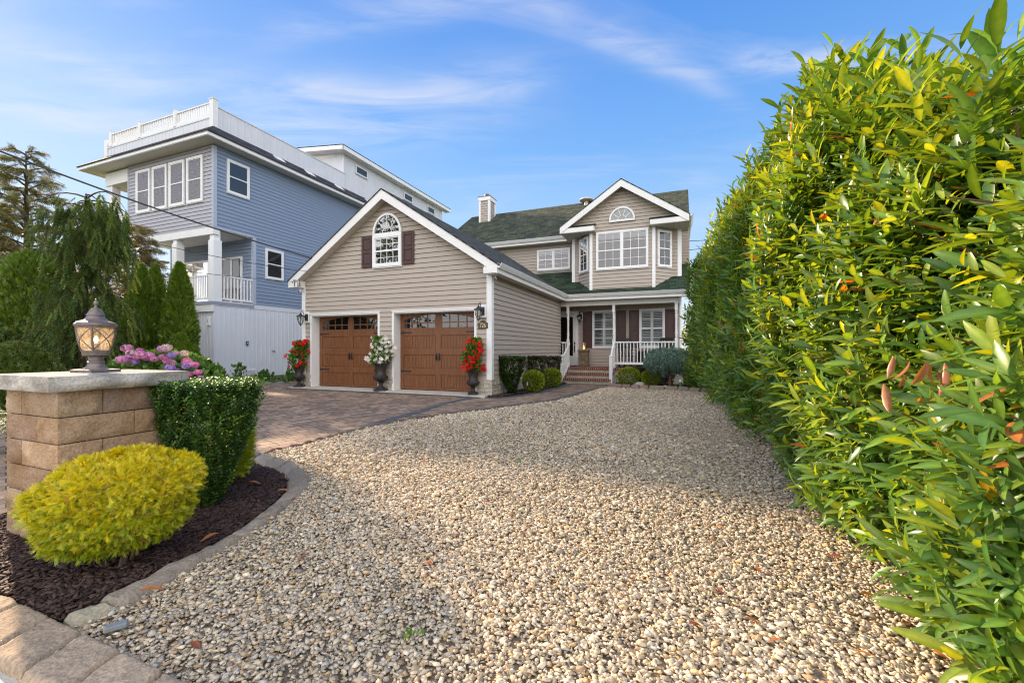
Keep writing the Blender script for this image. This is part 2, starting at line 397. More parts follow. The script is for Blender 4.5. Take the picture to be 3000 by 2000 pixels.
def M_paver():
    m, nt = newmat('blended_pavers'); v = objco(nt)
    mp_ = N(nt, 'ShaderNodeMapping', {'Vector': v, 'Rotation': (0, 0, math.radians(-50))}).outputs[0]
    wob = noise(nt, 1.1, 2, .5, v)
    br = N(nt, 'ShaderNodeTexBrick', {'Vector': mp_, 'Color1': (0, 0, 0, 1), 'Color2': (1, 1, 1, 1), 'Mortar': (.5, .5, .5, 1), 'Scale': 1.0, 'Mortar Size': .0065, 'Mortar Smooth': .35,
            'Bias': 0.0, 'Brick Width': .235, 'Row Height': .155}, offset=.5, offset_frequency=2, squash=.62, squash_frequency=3)
    n = noise(nt, 1.3, 5, .6, v); n3 = noise(nt, 9, 4, .6, v); fine = noise(nt, 90, 4, .7, v)
    f = N(nt, 'ShaderNodeMath', {0: br.outputs[0], 1: n}, operation='ADD'); f = N(nt, 'ShaderNodeMath', {0: f.outputs[0], 1: n3}, operation='ADD'); f = N(nt, 'ShaderNodeMath', {0: f.outputs[0], 1: .3333}, operation='MULTIPLY').outputs[0]
    c = ramp(nt, f, [(.26, (.135, .105, .088)), (.42, (.235, .172, .130)), (.55, (.33, .232, .168)), (.72, (.40, .30, .22))])
    c = mixc(nt, 1, c, ramp(nt, fine, [(.3, (.72,)*3), (.7, (1.25,)*3)]), 'MULTIPLY')
    c = mixc(nt, br.outputs[1], c, (.045, .036, .030))
    h = N(nt, 'ShaderNodeMath', {0: br.outputs[1], 1: -1.4}, operation='MULTIPLY').outputs[0]
    h = N(nt, 'ShaderNodeMath', {0: h, 1: fine}, operation='ADD').outputs[0]
    finish(nt, c, .82, .25, h, .8, .008); return m
PAVER = M_paver()
GREYP = None
def M_greypaver():
    m, nt = newmat('charcoal_pavers'); v = objco(nt)
    vo = N(nt, 'ShaderNodeTexVoronoi', {'Vector': v, 'Scale': 7.0}, feature='F1', distance='CHEBYCHEV')
    c = mixc(nt, 1, ramp(nt, vo.outputs[1], [(0, (.07, .078, .085)), (1, (.14, .145, .15))]), ramp(nt, noise(nt, 70, 4), [(.3, (.7,)*3), (.7, (1.25,)*3)]), 'MULTIPLY')
    finish(nt, c, .8, .25, noise(nt, 60, 4), .5, .006); return m
GREYP = M_greypaver()
def M_brick():
    m, nt = newmat('red_soldier_bricks'); v = objco(nt)
    br = N(nt, 'ShaderNodeTexBrick', {'Vector': N(nt, 'ShaderNodeMapping', {'Vector': v, 'Location': (0, 0, .0)}).outputs[0], 'Color1': (.22, .058, .032, 1), 'Color2': (.12, .035, .022, 1), 'Mortar': (.50, .42, .36, 1),
            'Scale': 1.0, 'Mortar Size': .007, 'Mortar Smooth': .1, 'Bias': 0.0, 'Brick Width': .078, 'Row Height': 50.0}, offset=0.0)
    finish(nt, mixc(nt, .3, br.outputs[0], noise(nt, 30, 4), 'OVERLAY'), .8, .2, br.outputs[1], -.4, .01); return m
BRICK = M_brick()
def M_lampglass():
    m, nt = newmat('seeded_amber_glass'); n = noise(nt, 14, 3, .5, None, 1.2)
    t = N(nt, 'ShaderNodeBsdfTranslucent', {'Color': (1.0, .80, .56, 1)}); g = N(nt, 'ShaderNodeBsdfGlossy', {'Roughness': .08, 'Color': (1, .95, .9, 1)})
    tr = N(nt, 'ShaderNodeBsdfTransparent', {'Color': (1, .90, .74, 1)})
    df = N(nt, 'ShaderNodeBsdfDiffuse', {'Color': (.9, .72, .5, 1)})
    a = N(nt, 'ShaderNodeMixShader', {0: .45, 1: t.outputs[0], 2: df.outputs[0]})
    b = N(nt, 'ShaderNodeMixShader', {0: ramp(nt, n, [(.35, (.2,)*3), (.65, (.75,)*3)]), 1: tr.outputs[0], 2: a.outputs[0]})
    c = N(nt, 'ShaderNodeMixShader', {0: .12, 1: b.outputs[0], 2: g.outputs[0]})
    N(nt, 'ShaderNodeOutputMaterial', {'Surface': c.outputs[0]}); return m
LGLASS = M_lampglass()
def M_clear():
    m, nt = newmat('clear_lamp_glass')
    g = N(nt, 'ShaderNodeBsdfGlossy', {'Roughness': .05}); tr = N(nt, 'ShaderNodeBsdfTransparent', {'Color': (.9, .9, .88, 1)})
    c = N(nt, 'ShaderNodeMixShader', {0: .22, 1: tr.outputs[0], 2: g.outputs[0]})
    N(nt, 'ShaderNodeOutputMaterial', {'Surface': c.outputs[0]}); return m
CLEAR = M_clear()
def M_emit(name, c, s):
    m, nt = newmat(name); e = N(nt, 'ShaderNodeEmission', {'Color': c4(c), 'Strength': s})
    N(nt, 'ShaderNodeOutputMaterial', {'Surface': e.outputs[0]}); m.cycles.emission_sampling = 'NONE'; return m
BULB = M_emit('lit_bulb', (1, .66, .28), 5)
FLAME = M_emit('flame', (1, .22, .02), 3.2)

# ------------------------------------------------------------------ ground, drive and beds
def inpoly(px_, py_, poly):
    x, y = np.asarray(px_), np.asarray(py_); ins = np.zeros(x.shape, bool); n = len(poly); j = n-1
    for i in range(n):
        xi, yi = poly[i][:2]; xj, yj = poly[j][:2]
        c = ((yi > y) != (yj > y)) & (x < (xj-xi)*(y-yi)/((yj-yi) or 1e-9)+xi)
        ins ^= c; j = i
    return ins
def sheet(poly, dz, step=.4):
    """a sheet following the ground: the polygon cut into short strips"""
    bm = bmesh.new(); vs = [bm.verts.new((p[0], p[1], 0)) for p in poly]; bm.faces.new(vs)
    xs = [p[0] for p in poly]; ys = [p[1] for p in poly]
    for a0, a1, no in ((min(xs), max(xs), (1, 0, 0)), (min(ys), max(ys), (0, 1, 0))):
        k = a0+step
        while k < a1:
            g = bm.verts[:]+bm.edges[:]+bm.faces[:]
            bmesh.ops.bisect_plane(bm, geom=g, plane_co=(k, 0, 0) if no[0] else (0, k, 0), plane_no=no); k += step
    bmesh.ops.triangulate(bm, faces=bm.faces)
    for v in bm.verts: v.co.z = gh(v.co.x, v.co.y)+dz
    mb = MB(); bm.verts.index_update(); mb.v = [tuple(v.co) for v in bm.verts]; mb.f = [[v.index for v in f.verts] for f in bm.faces]; bm.free()
    return mb
gx = [-400, -150, -60, -30]+list(np.arange(-16, 14.01, 1.0))+[30, 60, 150, 400]
gy = [-300, -60, -20, -5]+list(np.arange(0, 22.01, 1.0))+[35, 60, 150, 500]
g = MB(); g.v = [(x, y, gh(x, y)-.03) for y in gy for x in gx]; nx = len(gx)
g.f = [(j*nx+i, j*nx+i+1, (j+1)*nx+i+1, (j+1)*nx+i) for j in range(len(gy)-1) for i in range(nx-1)]
struct('ground', g, M_ground(), fix=False)

EDGE = [(-2.75, 4.66), (-2.609, 4.874), (-2.495, 5.049), (-2.332, 5.549), (-2.10, 6.132), (-1.687, 6.80), (-1.111, 7.434), (-0.534, 7.94), (0.127, 8.571), (0.914, 9.437), (1.491, 10.498), (2.0, 11.6)]
EDGE += [wxy(2.02, 3.6), wxy(2.2, 4.55), wxy(2.2, 5.5)]
HEDGE_X = lambda y: 1.42+.347*y               # foot of the hedge
bed_r = [wxy(2.2, 4.42), wxy(2.648, 4.20), wxy(3.462, 4.05), wxy(3.93, 4.0), wxy(4.3, 3.92), wxy(4.9, 3.62), wxy(5.9, 3.4)]
gravel_poly = [(-1.2, 1.1), (-1.84, 1.66), (-1.74, 1.9), (-1.62, 2.5), (-1.66, 3.0), (-1.70, 3.4), (-1.9, 3.8), (-2.2, 4.2), (-2.7, 4.62)]+EDGE[1:-1]+bed_r[1:]+[(HEDGE_X(11)+.5, 11), (HEDGE_X(1)+.5, 1.0)]
struct('gravel_bed', sheet(gravel_poly, .0, .5), SOILM)
pav_poly = [(-12, .9), (-3.6, .9), (-3.4, 2.3), (-2.9, 4.5)]+EDGE+[wxy(2.2, 5.78), wxy(.55, 5.78), wxy(.52, 4.3), wxy(.60, 3.3), wxy(.55, 2.1), wxy(.50, .9), wxy(.32, .05), wxy(-.03, -.2), wxy(0, -.36), wxy(-6.4, -.34), wxy(-6.4, .3), wxy(-7.7, 1.1), wxy(-8.6, .5), wxy(-14, .5)]
struct('paved_driveway', sheet(pav_poly, -.006, .5), PAVER)
def strip(pts, w0, w1, dz):
    """band along a line, between the offsets w0 and w1 to its left"""
    pts = [Vector(p[:2]) for p in pts]; a = []; b = []
    for i, p in enumerate(pts):
        d = (pts[min(i+1, len(pts)-1)]-pts[max(0, i-1)]).normalized(); n = Vector((-d.y, d.x))
        a.append(p+n*w0); b.append(p+n*w1)
    mb = MB(); mb.v = [(p.x, p.y, gh(p.x, p.y)+dz) for p in a+b]; k = len(a)
    mb.f = [(i, i+1, k+i+1, k+i) for i in range(k-1)]; return mb
def dense(pts, step=.25):
    out = []
    for a, b in zip(pts[:-1], pts[1:]):
        a, b = Vector(a[:2]), Vector(b[:2]); n = max(1, int((b-a).length/step))
        out += [tuple(a.lerp(b, i/n)) for i in range(n)]
    return out+[tuple(pts[-1][:2])]
band = [(-2.233, 6.298), (-2.068, 6.594), (-1.80, 7.6), (-1.42, 9.0), (-1.0, 10.0), wxy(-.3, -.44)]
gp = strip(dense(EDGE[6:-2]), .04, .26, .0)
for s in (strip(dense(band), -.08, .10, .0), strip(dense([wxy(-6.5, -.44), wxy(-.1, -.44)]), -.10, .09, .0005),
          strip(dense([wxy(-.03, -.28), wxy(.32, -.02), wxy(.52, .9), wxy(.57, 2.1), wxy(.64, 3.3), wxy(.60, 4.3), wxy(.6, 5.6)]), -.22, .0, .001),
          strip(dense([wxy(.6, 5.62), wxy(2.1, 5.62)]), -.14, .08, .002)):
    b_ = len(gp.v); gp.v += s.v; gp.f += [[b_+i for i in f] for f in s.f]
struct('paved_borders', gp, GREYP, fix=False)
mulch_l = [(-3.5, 2.42), (-2.374, 1.968), (-2.089, 1.851), (-1.89, 1.78), (-1.86, 1.90), (-1.83, 2.07), (-1.73, 2.46), (-1.69, 2.59), (-1.70, 2.8), (-1.74, 3.04), (-1.8, 3.31), (-1.88, 3.56), (-2.0, 3.73), (-2.2, 3.94), (-2.38, 4.05), (-2.6, 4.23), (-3.1, 4.35), (-3.4, 3.6)]
mulch_h = [wxy(-.0, -.25), wxy(.28, -.02), wxy(.48, .9), wxy(.52, 2.1), wxy(.60, 3.3), wxy(.57, 4.3), wxy(.45, 5.75), wxy(0, 6.3), wxy(.02, 3)]
mulch_r = [wxy(2.2, 4.6)]+[(x+.0, y+.1) for x, y in bed_r]+[wxy(6.2, 6.5), wxy(4.4, 6.5), wxy(2.2, 6.4)]
struct('mulch_bed', sheet(mulch_l, .012), SOILM); struct('mulch_bed', sheet(mulch_h, .010), SOILM); struct('mulch_bed', sheet(mulch_r, .012), SOILM)
ap = MB(lambda p: (*wxy(p[0], p[1]), p[2])); ap.box(-6.4, .0, -.36, -.001, -.1, .028); ap.box(-5.86, -3.40, -.001, .5, -.1, .029); ap.box(-2.9, -.42, -.001, .5, -.1, .029)
struct('pavement_apron', ap, CONC)
sw = MB(); sw.add([(-6, 3.2, -.045), (-2.1, 1.66, -.045), (-1.3, 1.28, -.045), (-.6, .9, -.045), (-3, -1, -.045), (-8, 0, -.045)], [(0, 1, 2, 3, 4, 5)]); sw.add([(-.6, .9, -.3), (-1.3, 1.28, -.3), (-2.1, 1.66, -.3), (-6, 3.2, -.3), (-6, 3.2, -.045), (-2.1, 1.66, -.045), (-1.3, 1.28, -.045), (-.6, .9, -.045)], [(0, 1, 6, 7), (1, 2, 5, 6), (2, 3, 4, 5)])
for i, p in enumerate(sw.v): sw.v[i] = (p[0], p[1], p[2]+.047)
struct('sidewalk', sw, CONC, fix=False)

def fbm(p, s, k=0): return mnoise.fractal(Vector(p)*s+Vector((k, k*1.7, -k)), 1.0, 2.0, 4)
def rockblock(c, dz, base=0., seed=0, n=10, rough=.006, arch=.35, col=(.3, .25, .2)):
    """worn block on a four-sided footprint c (two inner, two outer corners), rounded over the top"""
    V = []; nu = n; nw = 9; L_ = max(.05, (Vector(c[1])-Vector(c[0])).length)
    a, b, c2, d = [Vector(p) for p in c]      # a->b along the inner side, d->c2 along the outer side
    for i in range(nu+1):
        t = (0, .015/L_, .035/L_)[i] if i < 3 and nu > 6 else (1-(0, .015/L_, .035/L_)[nu-i]) if nu-i < 3 and nu > 6 else i/nu
        p, q = a.lerp(b, t), d.lerp(c2, t); e = min(1, min(t, 1-t)*L_/.02)
        for j in range(nw+1):
            s = j/nw; r = p.lerp(q, s); prof = (1-abs(2*s-1)**(2.4))**.5 if 0 < s < 1 else 0
            z = base+dz*prof*(.45+.55*e**.6)
            k = fbm((r.x, r.y, z), 14, seed)*rough
            V.append((r.x+k*.5, r.y+k*.5, z+k*(1 if prof else 0)))
    Fc = [(i*(nw+1)+j, i*(nw+1)+j+1, (i+1)*(nw+1)+j+1, (i+1)*(nw+1)+j) for i in range(nu) for j in range(nw)]
    m = len(V); V += [(V[k][0], V[k][1], base-.05) for i in (0, nu) for k in range(i*(nw+1), (i+1)*(nw+1))]
    for e, i in ((0, 0), (1, nu)):
        for j in range(nw): Fc.append((i*(nw+1)+j, i*(nw+1)+j+1, m+e*(nw+1)+j+1, m+e*(nw+1)+j))
    V = np.array(V); return V, np.array(Fc), np.tile(np.array(col), (len(V), 1))
ORD = ['first', 'second', 'third', 'fourth', 'fifth', 'sixth', 'seventh', 'eighth', 'ninth', 'tenth', 'eleventh', 'twelfth', 'thirteenth', 'fourteenth', 'fifteenth']
J = [((-1.89, 1.77), (-1.77, 1.70)), ((-1.865, 1.89), (-1.70, 1.85)), ((-1.697, 2.50), (-1.60, 2.56)), ((-1.70, 2.72), (-1.60, 2.87)), ((-1.735, 3.02), (-1.62, 3.18)),
     ((-1.76, 3.18), (-1.66, 3.454)), ((-1.80, 3.38), (-1.76, 3.75)), ((-2.01, 3.74), (-2.04, 4.10)), ((-2.2, 3.92), (-2.2, 4.27)), ((-2.377, 4.05), (-2.42, 4.41)), ((-2.606, 4.23), (-2.70, 4.62)), ((-2.85, 4.36), (-2.98, 4.74))]
for k in range(len(J)-1):
    (a, d), (b, c) = J[k], J[k+1]
    g_ = .009; a, b, c, d = [Vector(p) for p in (a, b, c, d)]
    e = (b-a).normalized()*g_; f_ = (c-d).normalized()*g_
    L = (b-a).length; base = random.uniform(.8, 1.1)
    V, Fc, cc = rockblock([a+e, b-e, c-f_, d+f_], .048, .0, k, max(9, int(L/.03)), .016, col=tuple(x*base for x in ((.40, .35, .25) if k == 0 else (.34, .285, .225))))
    o = meshnp('edging_stone', V, Fc, ROCKF, None, cc, True); o.data.set_sharp_from_angle(angle=.8)
    tag(o, 'pale sandy wedge stone at the near tip of the mulch bed edging' if k == 0 else 'long worn edging stone beside the gravel, nearest to the camera along the mulch bed' if k == 1 else 'rounded brown edging stone of the mulch bed, %s from its near tip' % ORD[k], 'edging stone', 'edging stones round the mulch bed')
# the row of wide kerb slabs in front
for k in range(9):
    x0 = -2.16+.238*(k-3); x1 = x0+.232; yi = lambda x: 1.869-(x+2.16)*.413
    yo = lambda x: yi(x)-.215
    V, Fc, cc = rockblock([Vector((x0, yi(x0))), Vector((x1, yi(x1))), Vector((x1, yo(x1))), Vector((x0, yo(x0)))], .01, 0, k)
    n = 22; P = []; 
    for j in range(n+1):
        for i in range(n+1):
            s, t = i/n, j/n; x = x0+(x1-x0)*s; y = yi(x)+(yo(x)-yi(x))*t
            ed = min(1, min(s, 1-s)*n*.7)*min(1, min(t*1.0, 1-t)*n*.7+.0)
            z = .022+.022*ed**.5+fbm((x, y, 0), 12, k)*.007*ed+fbm((x, y, 4), 60, k)*.0035
            P.append((x+fbm((x, y, 1), 9, k)*.008, y+fbm((x, y, 2), 9, k)*.008, z))
    Fc = [(j*(n+1)+i, j*(n+1)+i+1, (j+1)*(n+1)+i+1, (j+1)*(n+1)+i) for j in range(n) for i in range(n)]
    m = len(P); bd = [(0, i) for i in range(n+1)]+[(j, n) for j in range(1, n+1)]+[(n, i) for i in range(n-1, -1, -1)]+[(j, 0) for j in range(n-1, 0, -1)]
    ids = [j*(n+1)+i for j, i in bd]; P += [(P[q][0], P[q][1], -.06) for q in ids]
    for q in range(len(ids)): Fc.append((ids[q], m+q, m+(q+1) % len(ids), ids[(q+1) % len(ids)]))
    b = random.uniform(.85, 1.12); P = np.array(P)
    o = meshnp('kerb_slab', P, np.array(Fc), ROCKF, None, np.tile(np.array([.40*b, .305*b, .215*b]), (len(P), 1)), True)
    tag(o, 'wide sand brown kerb slab beside the sidewalk, %s from the left in its row' % ORD[k], 'kerb slab', 'kerb slabs along the sidewalk')
# dark low kerb between pavers and gravel, and in front of the neighbour
def kerb(line, w, h, L, col, name='kerb', off=0):
    pts = dense(line, L); Vs = []; Fs = []; Cs = []; b = 0
    for k in range(len(pts)-1):
        a, c = Vector(pts[k]), Vector(pts[k+1]); d = (c-a).normalized(); n = Vector((-d.y, d.x)); z = gh(a.x, a.y)
        e = d*.006; r = random.uniform(-.008, .008)
        V, Fc, cc = rockblock([a+n*(w/2+r)+e, c+n*(w/2+r)-e, c-n*(w/2-r)-e, a-n*(w/2-r)+e], h*random.uniform(.85, 1.1), z, k, 3, .008, col=tuple(x*random.uniform(.75, 1.15) for x in col))
        Vs.append(V); Fs.append(Fc+b); Cs.append(cc); b += len(V)
    return tag(meshnp(name, np.concatenate(Vs), np.concatenate(Fs), ROCKF, None, np.concatenate(Cs), True), kind='structure')
kerb([(-2.7, 4.64)]+EDGE[1:-1], .085, .045, .16, (.15, .115, .09))
kerb([wxy(-9.6, .45), wxy(-8.6, .45), wxy(-7.75, 1.2), wxy(-6.6, 1.25)], .2, .05, .3, (.24, .19, .16))
kerb([(HEDGE_X(y)+.22, y) for y in np.arange(1.0, 11.5, .5)], .12, .10, .4, (.34, .28, .22))
# edging stones of the bed in front of the porch: one by one
ln = dense(bed_r[:-1]+[wxy(5.6, 3.45)], .27)
for k in range(len(ln)-1):
    a, c = Vector(ln[k]), Vector(ln[k+1]); d = (c-a).normalized(); n = Vector((-d.y, d.x)); z = gh(a.x, a.y)
    V, Fc, cc = rockblock([a+n*.095+d*.01, c+n*.095-d*.01, c-n*.095-d*.01, a-n*.095+d*.01], .135, z-.0, 40+k, 8, .012, col=tuple(x*random.uniform(.85, 1.15) for x in (.235, .185, .14)))
    tag(meshnp('border_stone', V, Fc, ROCKF, None, cc, True), 'rounded brown border stone between gravel and porch bed, %s from the steps' % ORD[k], 'border stone', 'border stones before the porch bed')

# gravel stones
ico_v = np.array([(0, .526, .851), (0, -.526, .851), (0, .526, -.851), (0, -.526, -.851), (.526, .851, 0), (-.526, .851, 0), (.526, -.851, 0), (-.526, -.851, 0), (.851, 0, .526), (.851, 0, -.526), (-.851, 0, .526), (-.851, 0, -.526)])
ico_f = np.array([(0, 10, 1), (0, 1, 8), (0, 8, 4), (0, 4, 5), (0, 5, 10), (3, 2, 9), (3, 9, 6), (3, 6, 7), (3, 7, 11), (3, 11, 2), (1, 10, 7), (1, 7, 6), (1, 6, 8), (8, 6, 9), (8, 9, 4), (4, 9, 2), (4, 2, 5), (5, 2, 11), (5, 11, 10), (10, 11, 7)])
def vgh(x, y):
    dx, dy = x-CX, y-CY; u = dx*UX+dy*UY; v = dx*VX+dy*VY
    return -.115*np.clip((v+1.5)/7, 0, 1)*np.clip((u+.8)/.8, 0, 1)
def stones(n, y0, y1, size, poly):
    x = rnd(n*4, -3, 6); y = rnd(n*4, y0, y1); k = inpoly(x, y, poly) & (x < HEDGE_X(y)+.1) & (np.abs(x) < 1.25*y+.5)
    x, y = x[k][:n], y[k][:n]; return x, y
gp2 = gravel_poly
def area(y0, y1):
    x = rnd(20000, -3, 6); y = rnd(20000, y0, y1); k = inpoly(x, y, gp2) & (x < HEDGE_X(y)+.1) & (np.abs(x) < 1.25*y+.5); return k.mean()*9*(y1-y0)
XS, YS, SZ = [], [], []
for y0, y1, dens, sz in ((1.2, 2.6, 7000, .0114), (2.6, 4.2, 5000, .0130), (4.2, 6.5, 2900, .0160), (6.5, 9.5, 1800, .019), (9.5, 14.2, 1200, .023)):
    n = int(area(y0, y1)*dens); x, y = stones(n, y0, y1, sz, gp2); XS.append(x); YS.append(y); SZ.append(np.full(len(x), sz))
x = np.concatenate(XS); y = np.concatenate(YS); sz = np.concatenate(SZ); n = len(x)
sz = sz*np.clip(RNG.lognormal(-.06, .33, n), .45, 2.2)
def hull(seed):
    r = random.Random(seed); bm = bmesh.new()
    for _ in range(10):
        v = Vector((r.gauss(0, 1), r.gauss(0, 1), r.gauss(0, 1))).normalized()*r.uniform(.85, 1.1); bm.verts.new(v)
    g_ = bmesh.ops.convex_hull(bm, input=bm.verts); bmesh.ops.delete(bm, geom=list({e for e in g_['geom_interior'] if isinstance(e, bmesh.types.BMVert)}), context='VERTS')
    bmesh.ops.triangulate(bm, faces=bm.faces); bm.verts.index_update()
    v = np.array([tuple(q.co) for q in bm.verts]); f = np.array([[q.index for q in fc.verts] for fc in bm.faces]); bm.free(); return v, f
KT = 14; tmpl = [hull(k) for k in range(KT)]
pal = np.array([(.62, .56, .46), (.55, .47, .36), (.70, .65, .57), (.46, .42, .36), (.54, .53, .50), (.34, .31, .28), (.58, .44, .27), (.66, .59, .50), (.42, .31, .21)])
ci = RNG.choice(len(pal), n, p=[.2, .18, .14, .12, .11, .07, .07, .07, .04])
cc = pal[ci]*rnd((n, 1), .70, 1.12)*np.array([(1.06, .98, .86)])*(.96+.10*np.sin(x*1.7+.6*np.sin(y*2.1))*np.sin(y*1.3+1))[:, None]
z = vgh(x, y)+np.abs(RNG.normal(0, .009, n))+.004
up = nrm(np.stack([RNG.normal(0, .34, n), RNG.normal(0, .34, n), np.ones(n)], 1)); az = rnd(n, 0, 2*PI)
R = frames(np.stack([np.cos(az), np.sin(az), np.zeros(n)], 1), up)
S = np.stack([sz*rnd(n, .9, 1.4), sz*rnd(n, .65, .95), sz*rnd(n, .38, .66)], 1)
k_ = RNG.integers(0, KT, n); VV, FF, CC = [], [], []; b0_ = 0
for t in range(KT):
    q = k_ == t; tv, tf = tmpl[t]; m_ = int(q.sum())
    V = (np.einsum('nij,nkj->nki', R[q], tv[None]*S[q][:, None, :])+np.stack([x, y, z], 1)[q][:, None]).reshape(-1, 3)
    VV.append(V); FF.append((tf[None]+(np.arange(m_)*len(tv))[:, None, None]).reshape(-1, 3)+b0_); CC.append(np.repeat(cc[q], len(tv), 0)); b0_ += len(V)
tag(meshnp('gravel', np.concatenate(VV), np.concatenate(FF), STONE, None, np.concatenate(CC)), kind='stuff')
print('gravel stones', n)
# bark chips
def chips(poly, dens, L, name):
    xs = [p[0] for p in poly]; ys = [p[1] for p in poly]; A = (max(xs)-min(xs))*(max(ys)-min(ys)); n = int(A*dens)
    x = rnd(n, min(xs), max(xs)); y = rnd(n, min(ys), max(ys)); k = inpoly(x, y, poly); x, y = x[k], y[k]; n = len(x)
    az = rnd(n, 0, 2*PI); up = nrm(np.stack([RNG.normal(0, .35, n), RNG.normal(0, .35, n), np.ones(n)], 1))
    R = frames(np.stack([np.cos(az), np.sin(az), RNG.normal(0, .25, n)], 1), up)
    T = np.array([(-1, -.7, -1), (1, -1, -1), (.8, 1, -1), (-.9, .8, -1), (-.9, -.6, 1), (.8, -.8, 1), (.7, .7, 1), (-.7, .7, 1)], float)*.5
    TF = np.array([(3, 2, 1, 0), (4, 5, 6, 7), (0, 1, 5, 4), (1, 2, 6, 5), (2, 3, 7, 6), (3, 0, 4, 7)])
    l = L*rnd(n, .5, 1.4); S = np.stack([l, l*rnd(n, .25, .5), l*rnd(n, .10, .2)], 1)
    c = np.array([(.050, .030, .026)])*rnd((n, 1), .45, 1.9)*np.array([(1, 1, 1)])
    return tag(inst(name, (T, TF), np.stack([x, y, vgh(x, y)+.014+rnd(n, 0, .022)], 1), R, S, CHIP, c), kind='stuff')
chips(mulch_l, 9000, .036, 'bark_mulch'); chips(mulch_h, 1600, .06, 'bark_mulch'); chips(mulch_r, 1200, .07, 'bark_mulch')

# ------------------------------------------------------------------ house builders
def plane_T(o, d, n):                         # (along, out, up) on a wall -> local (u, v, h)
    return lambda p: (o[0]+p[0]*d[0]+p[1]*n[0], o[1]+p[0]*d[1]+p[1]*n[1], p[2])
def siding(mb, pieces, step=.127, lip=.020, phase=0.0):
    """lap siding strips; pieces are (left(h), right(h), low, high)"""
    for L, Rr, lo, hi in pieces:
        L = L if callable(L) else (lambda h, a=L: a); Rr = Rr if callable(Rr) else (lambda h, a=Rr: a)
        k = math.floor((lo-phase)/step)
        while phase+k*step < hi-1e-4:
            b0 = phase+k*step; hb = max(lo, b0); ht = min(hi, b0+step); k += 1
            if ht-hb < .004: continue
            full = ht-b0 > step-.002
            hb2, ht2 = hb, ht-(.009 if full else 0); fb = .012+lip*(1-(hb-b0)/step); ft = .012+lip*(1-(ht2-b0)/step)
            if Rr(hb)-L(hb) < .01: continue
            a0, a1, c0, c1 = L(hb2), Rr(hb2), L(ht2), max(Rr(ht2), L(ht2))
            mb.add([(a0, fb, hb2), (a1, fb, hb2), (c1, ft, ht2), (c0, ft, ht2), (a0, .0, hb2), (a1, .0, hb2), (L(ht), .0, ht), (max(Rr(ht), L(ht)), .0, ht)], [(0, 1, 2, 3), (4, 5, 7, 6)])
def shutter(parent, T, s0, s1, h0, h1, npan=2):
    T0 = T; T = (lambda p: T0((p[0], p[1]+.016, p[2]))); m = MB(T); m.box(s0, s1, .0, .034, h0, h1)
    w = .055
    for a, b in ((s0, s0+w), (s1-w, s1)): m.box(a, b, .034, .05, h0, h1)
    hs = [h0]+[h0+(h1-h0)*i/npan for i in range(1, npan)]+[h1]
    m.box(s0+w, s1-w, .034, .05, h0, h0+.08); m.box(s0+w, s1-w, .034, .05, h1-.08, h1)
    for h in hs[1:-1]: m.box(s0+w, s1-w, .034, .05, h-.045, h+.045)
    for i in range(npan):
        a = hs[i]+(.08 if i == 0 else .045)+.025; b = hs[i+1]-(.08 if i == npan-1 else .045)-.025
        m.box(s0+w+.02, s1-w-.02, .034, .046, a, b)
    return m.build('shutter', SHUT, parent, bevel=.006)
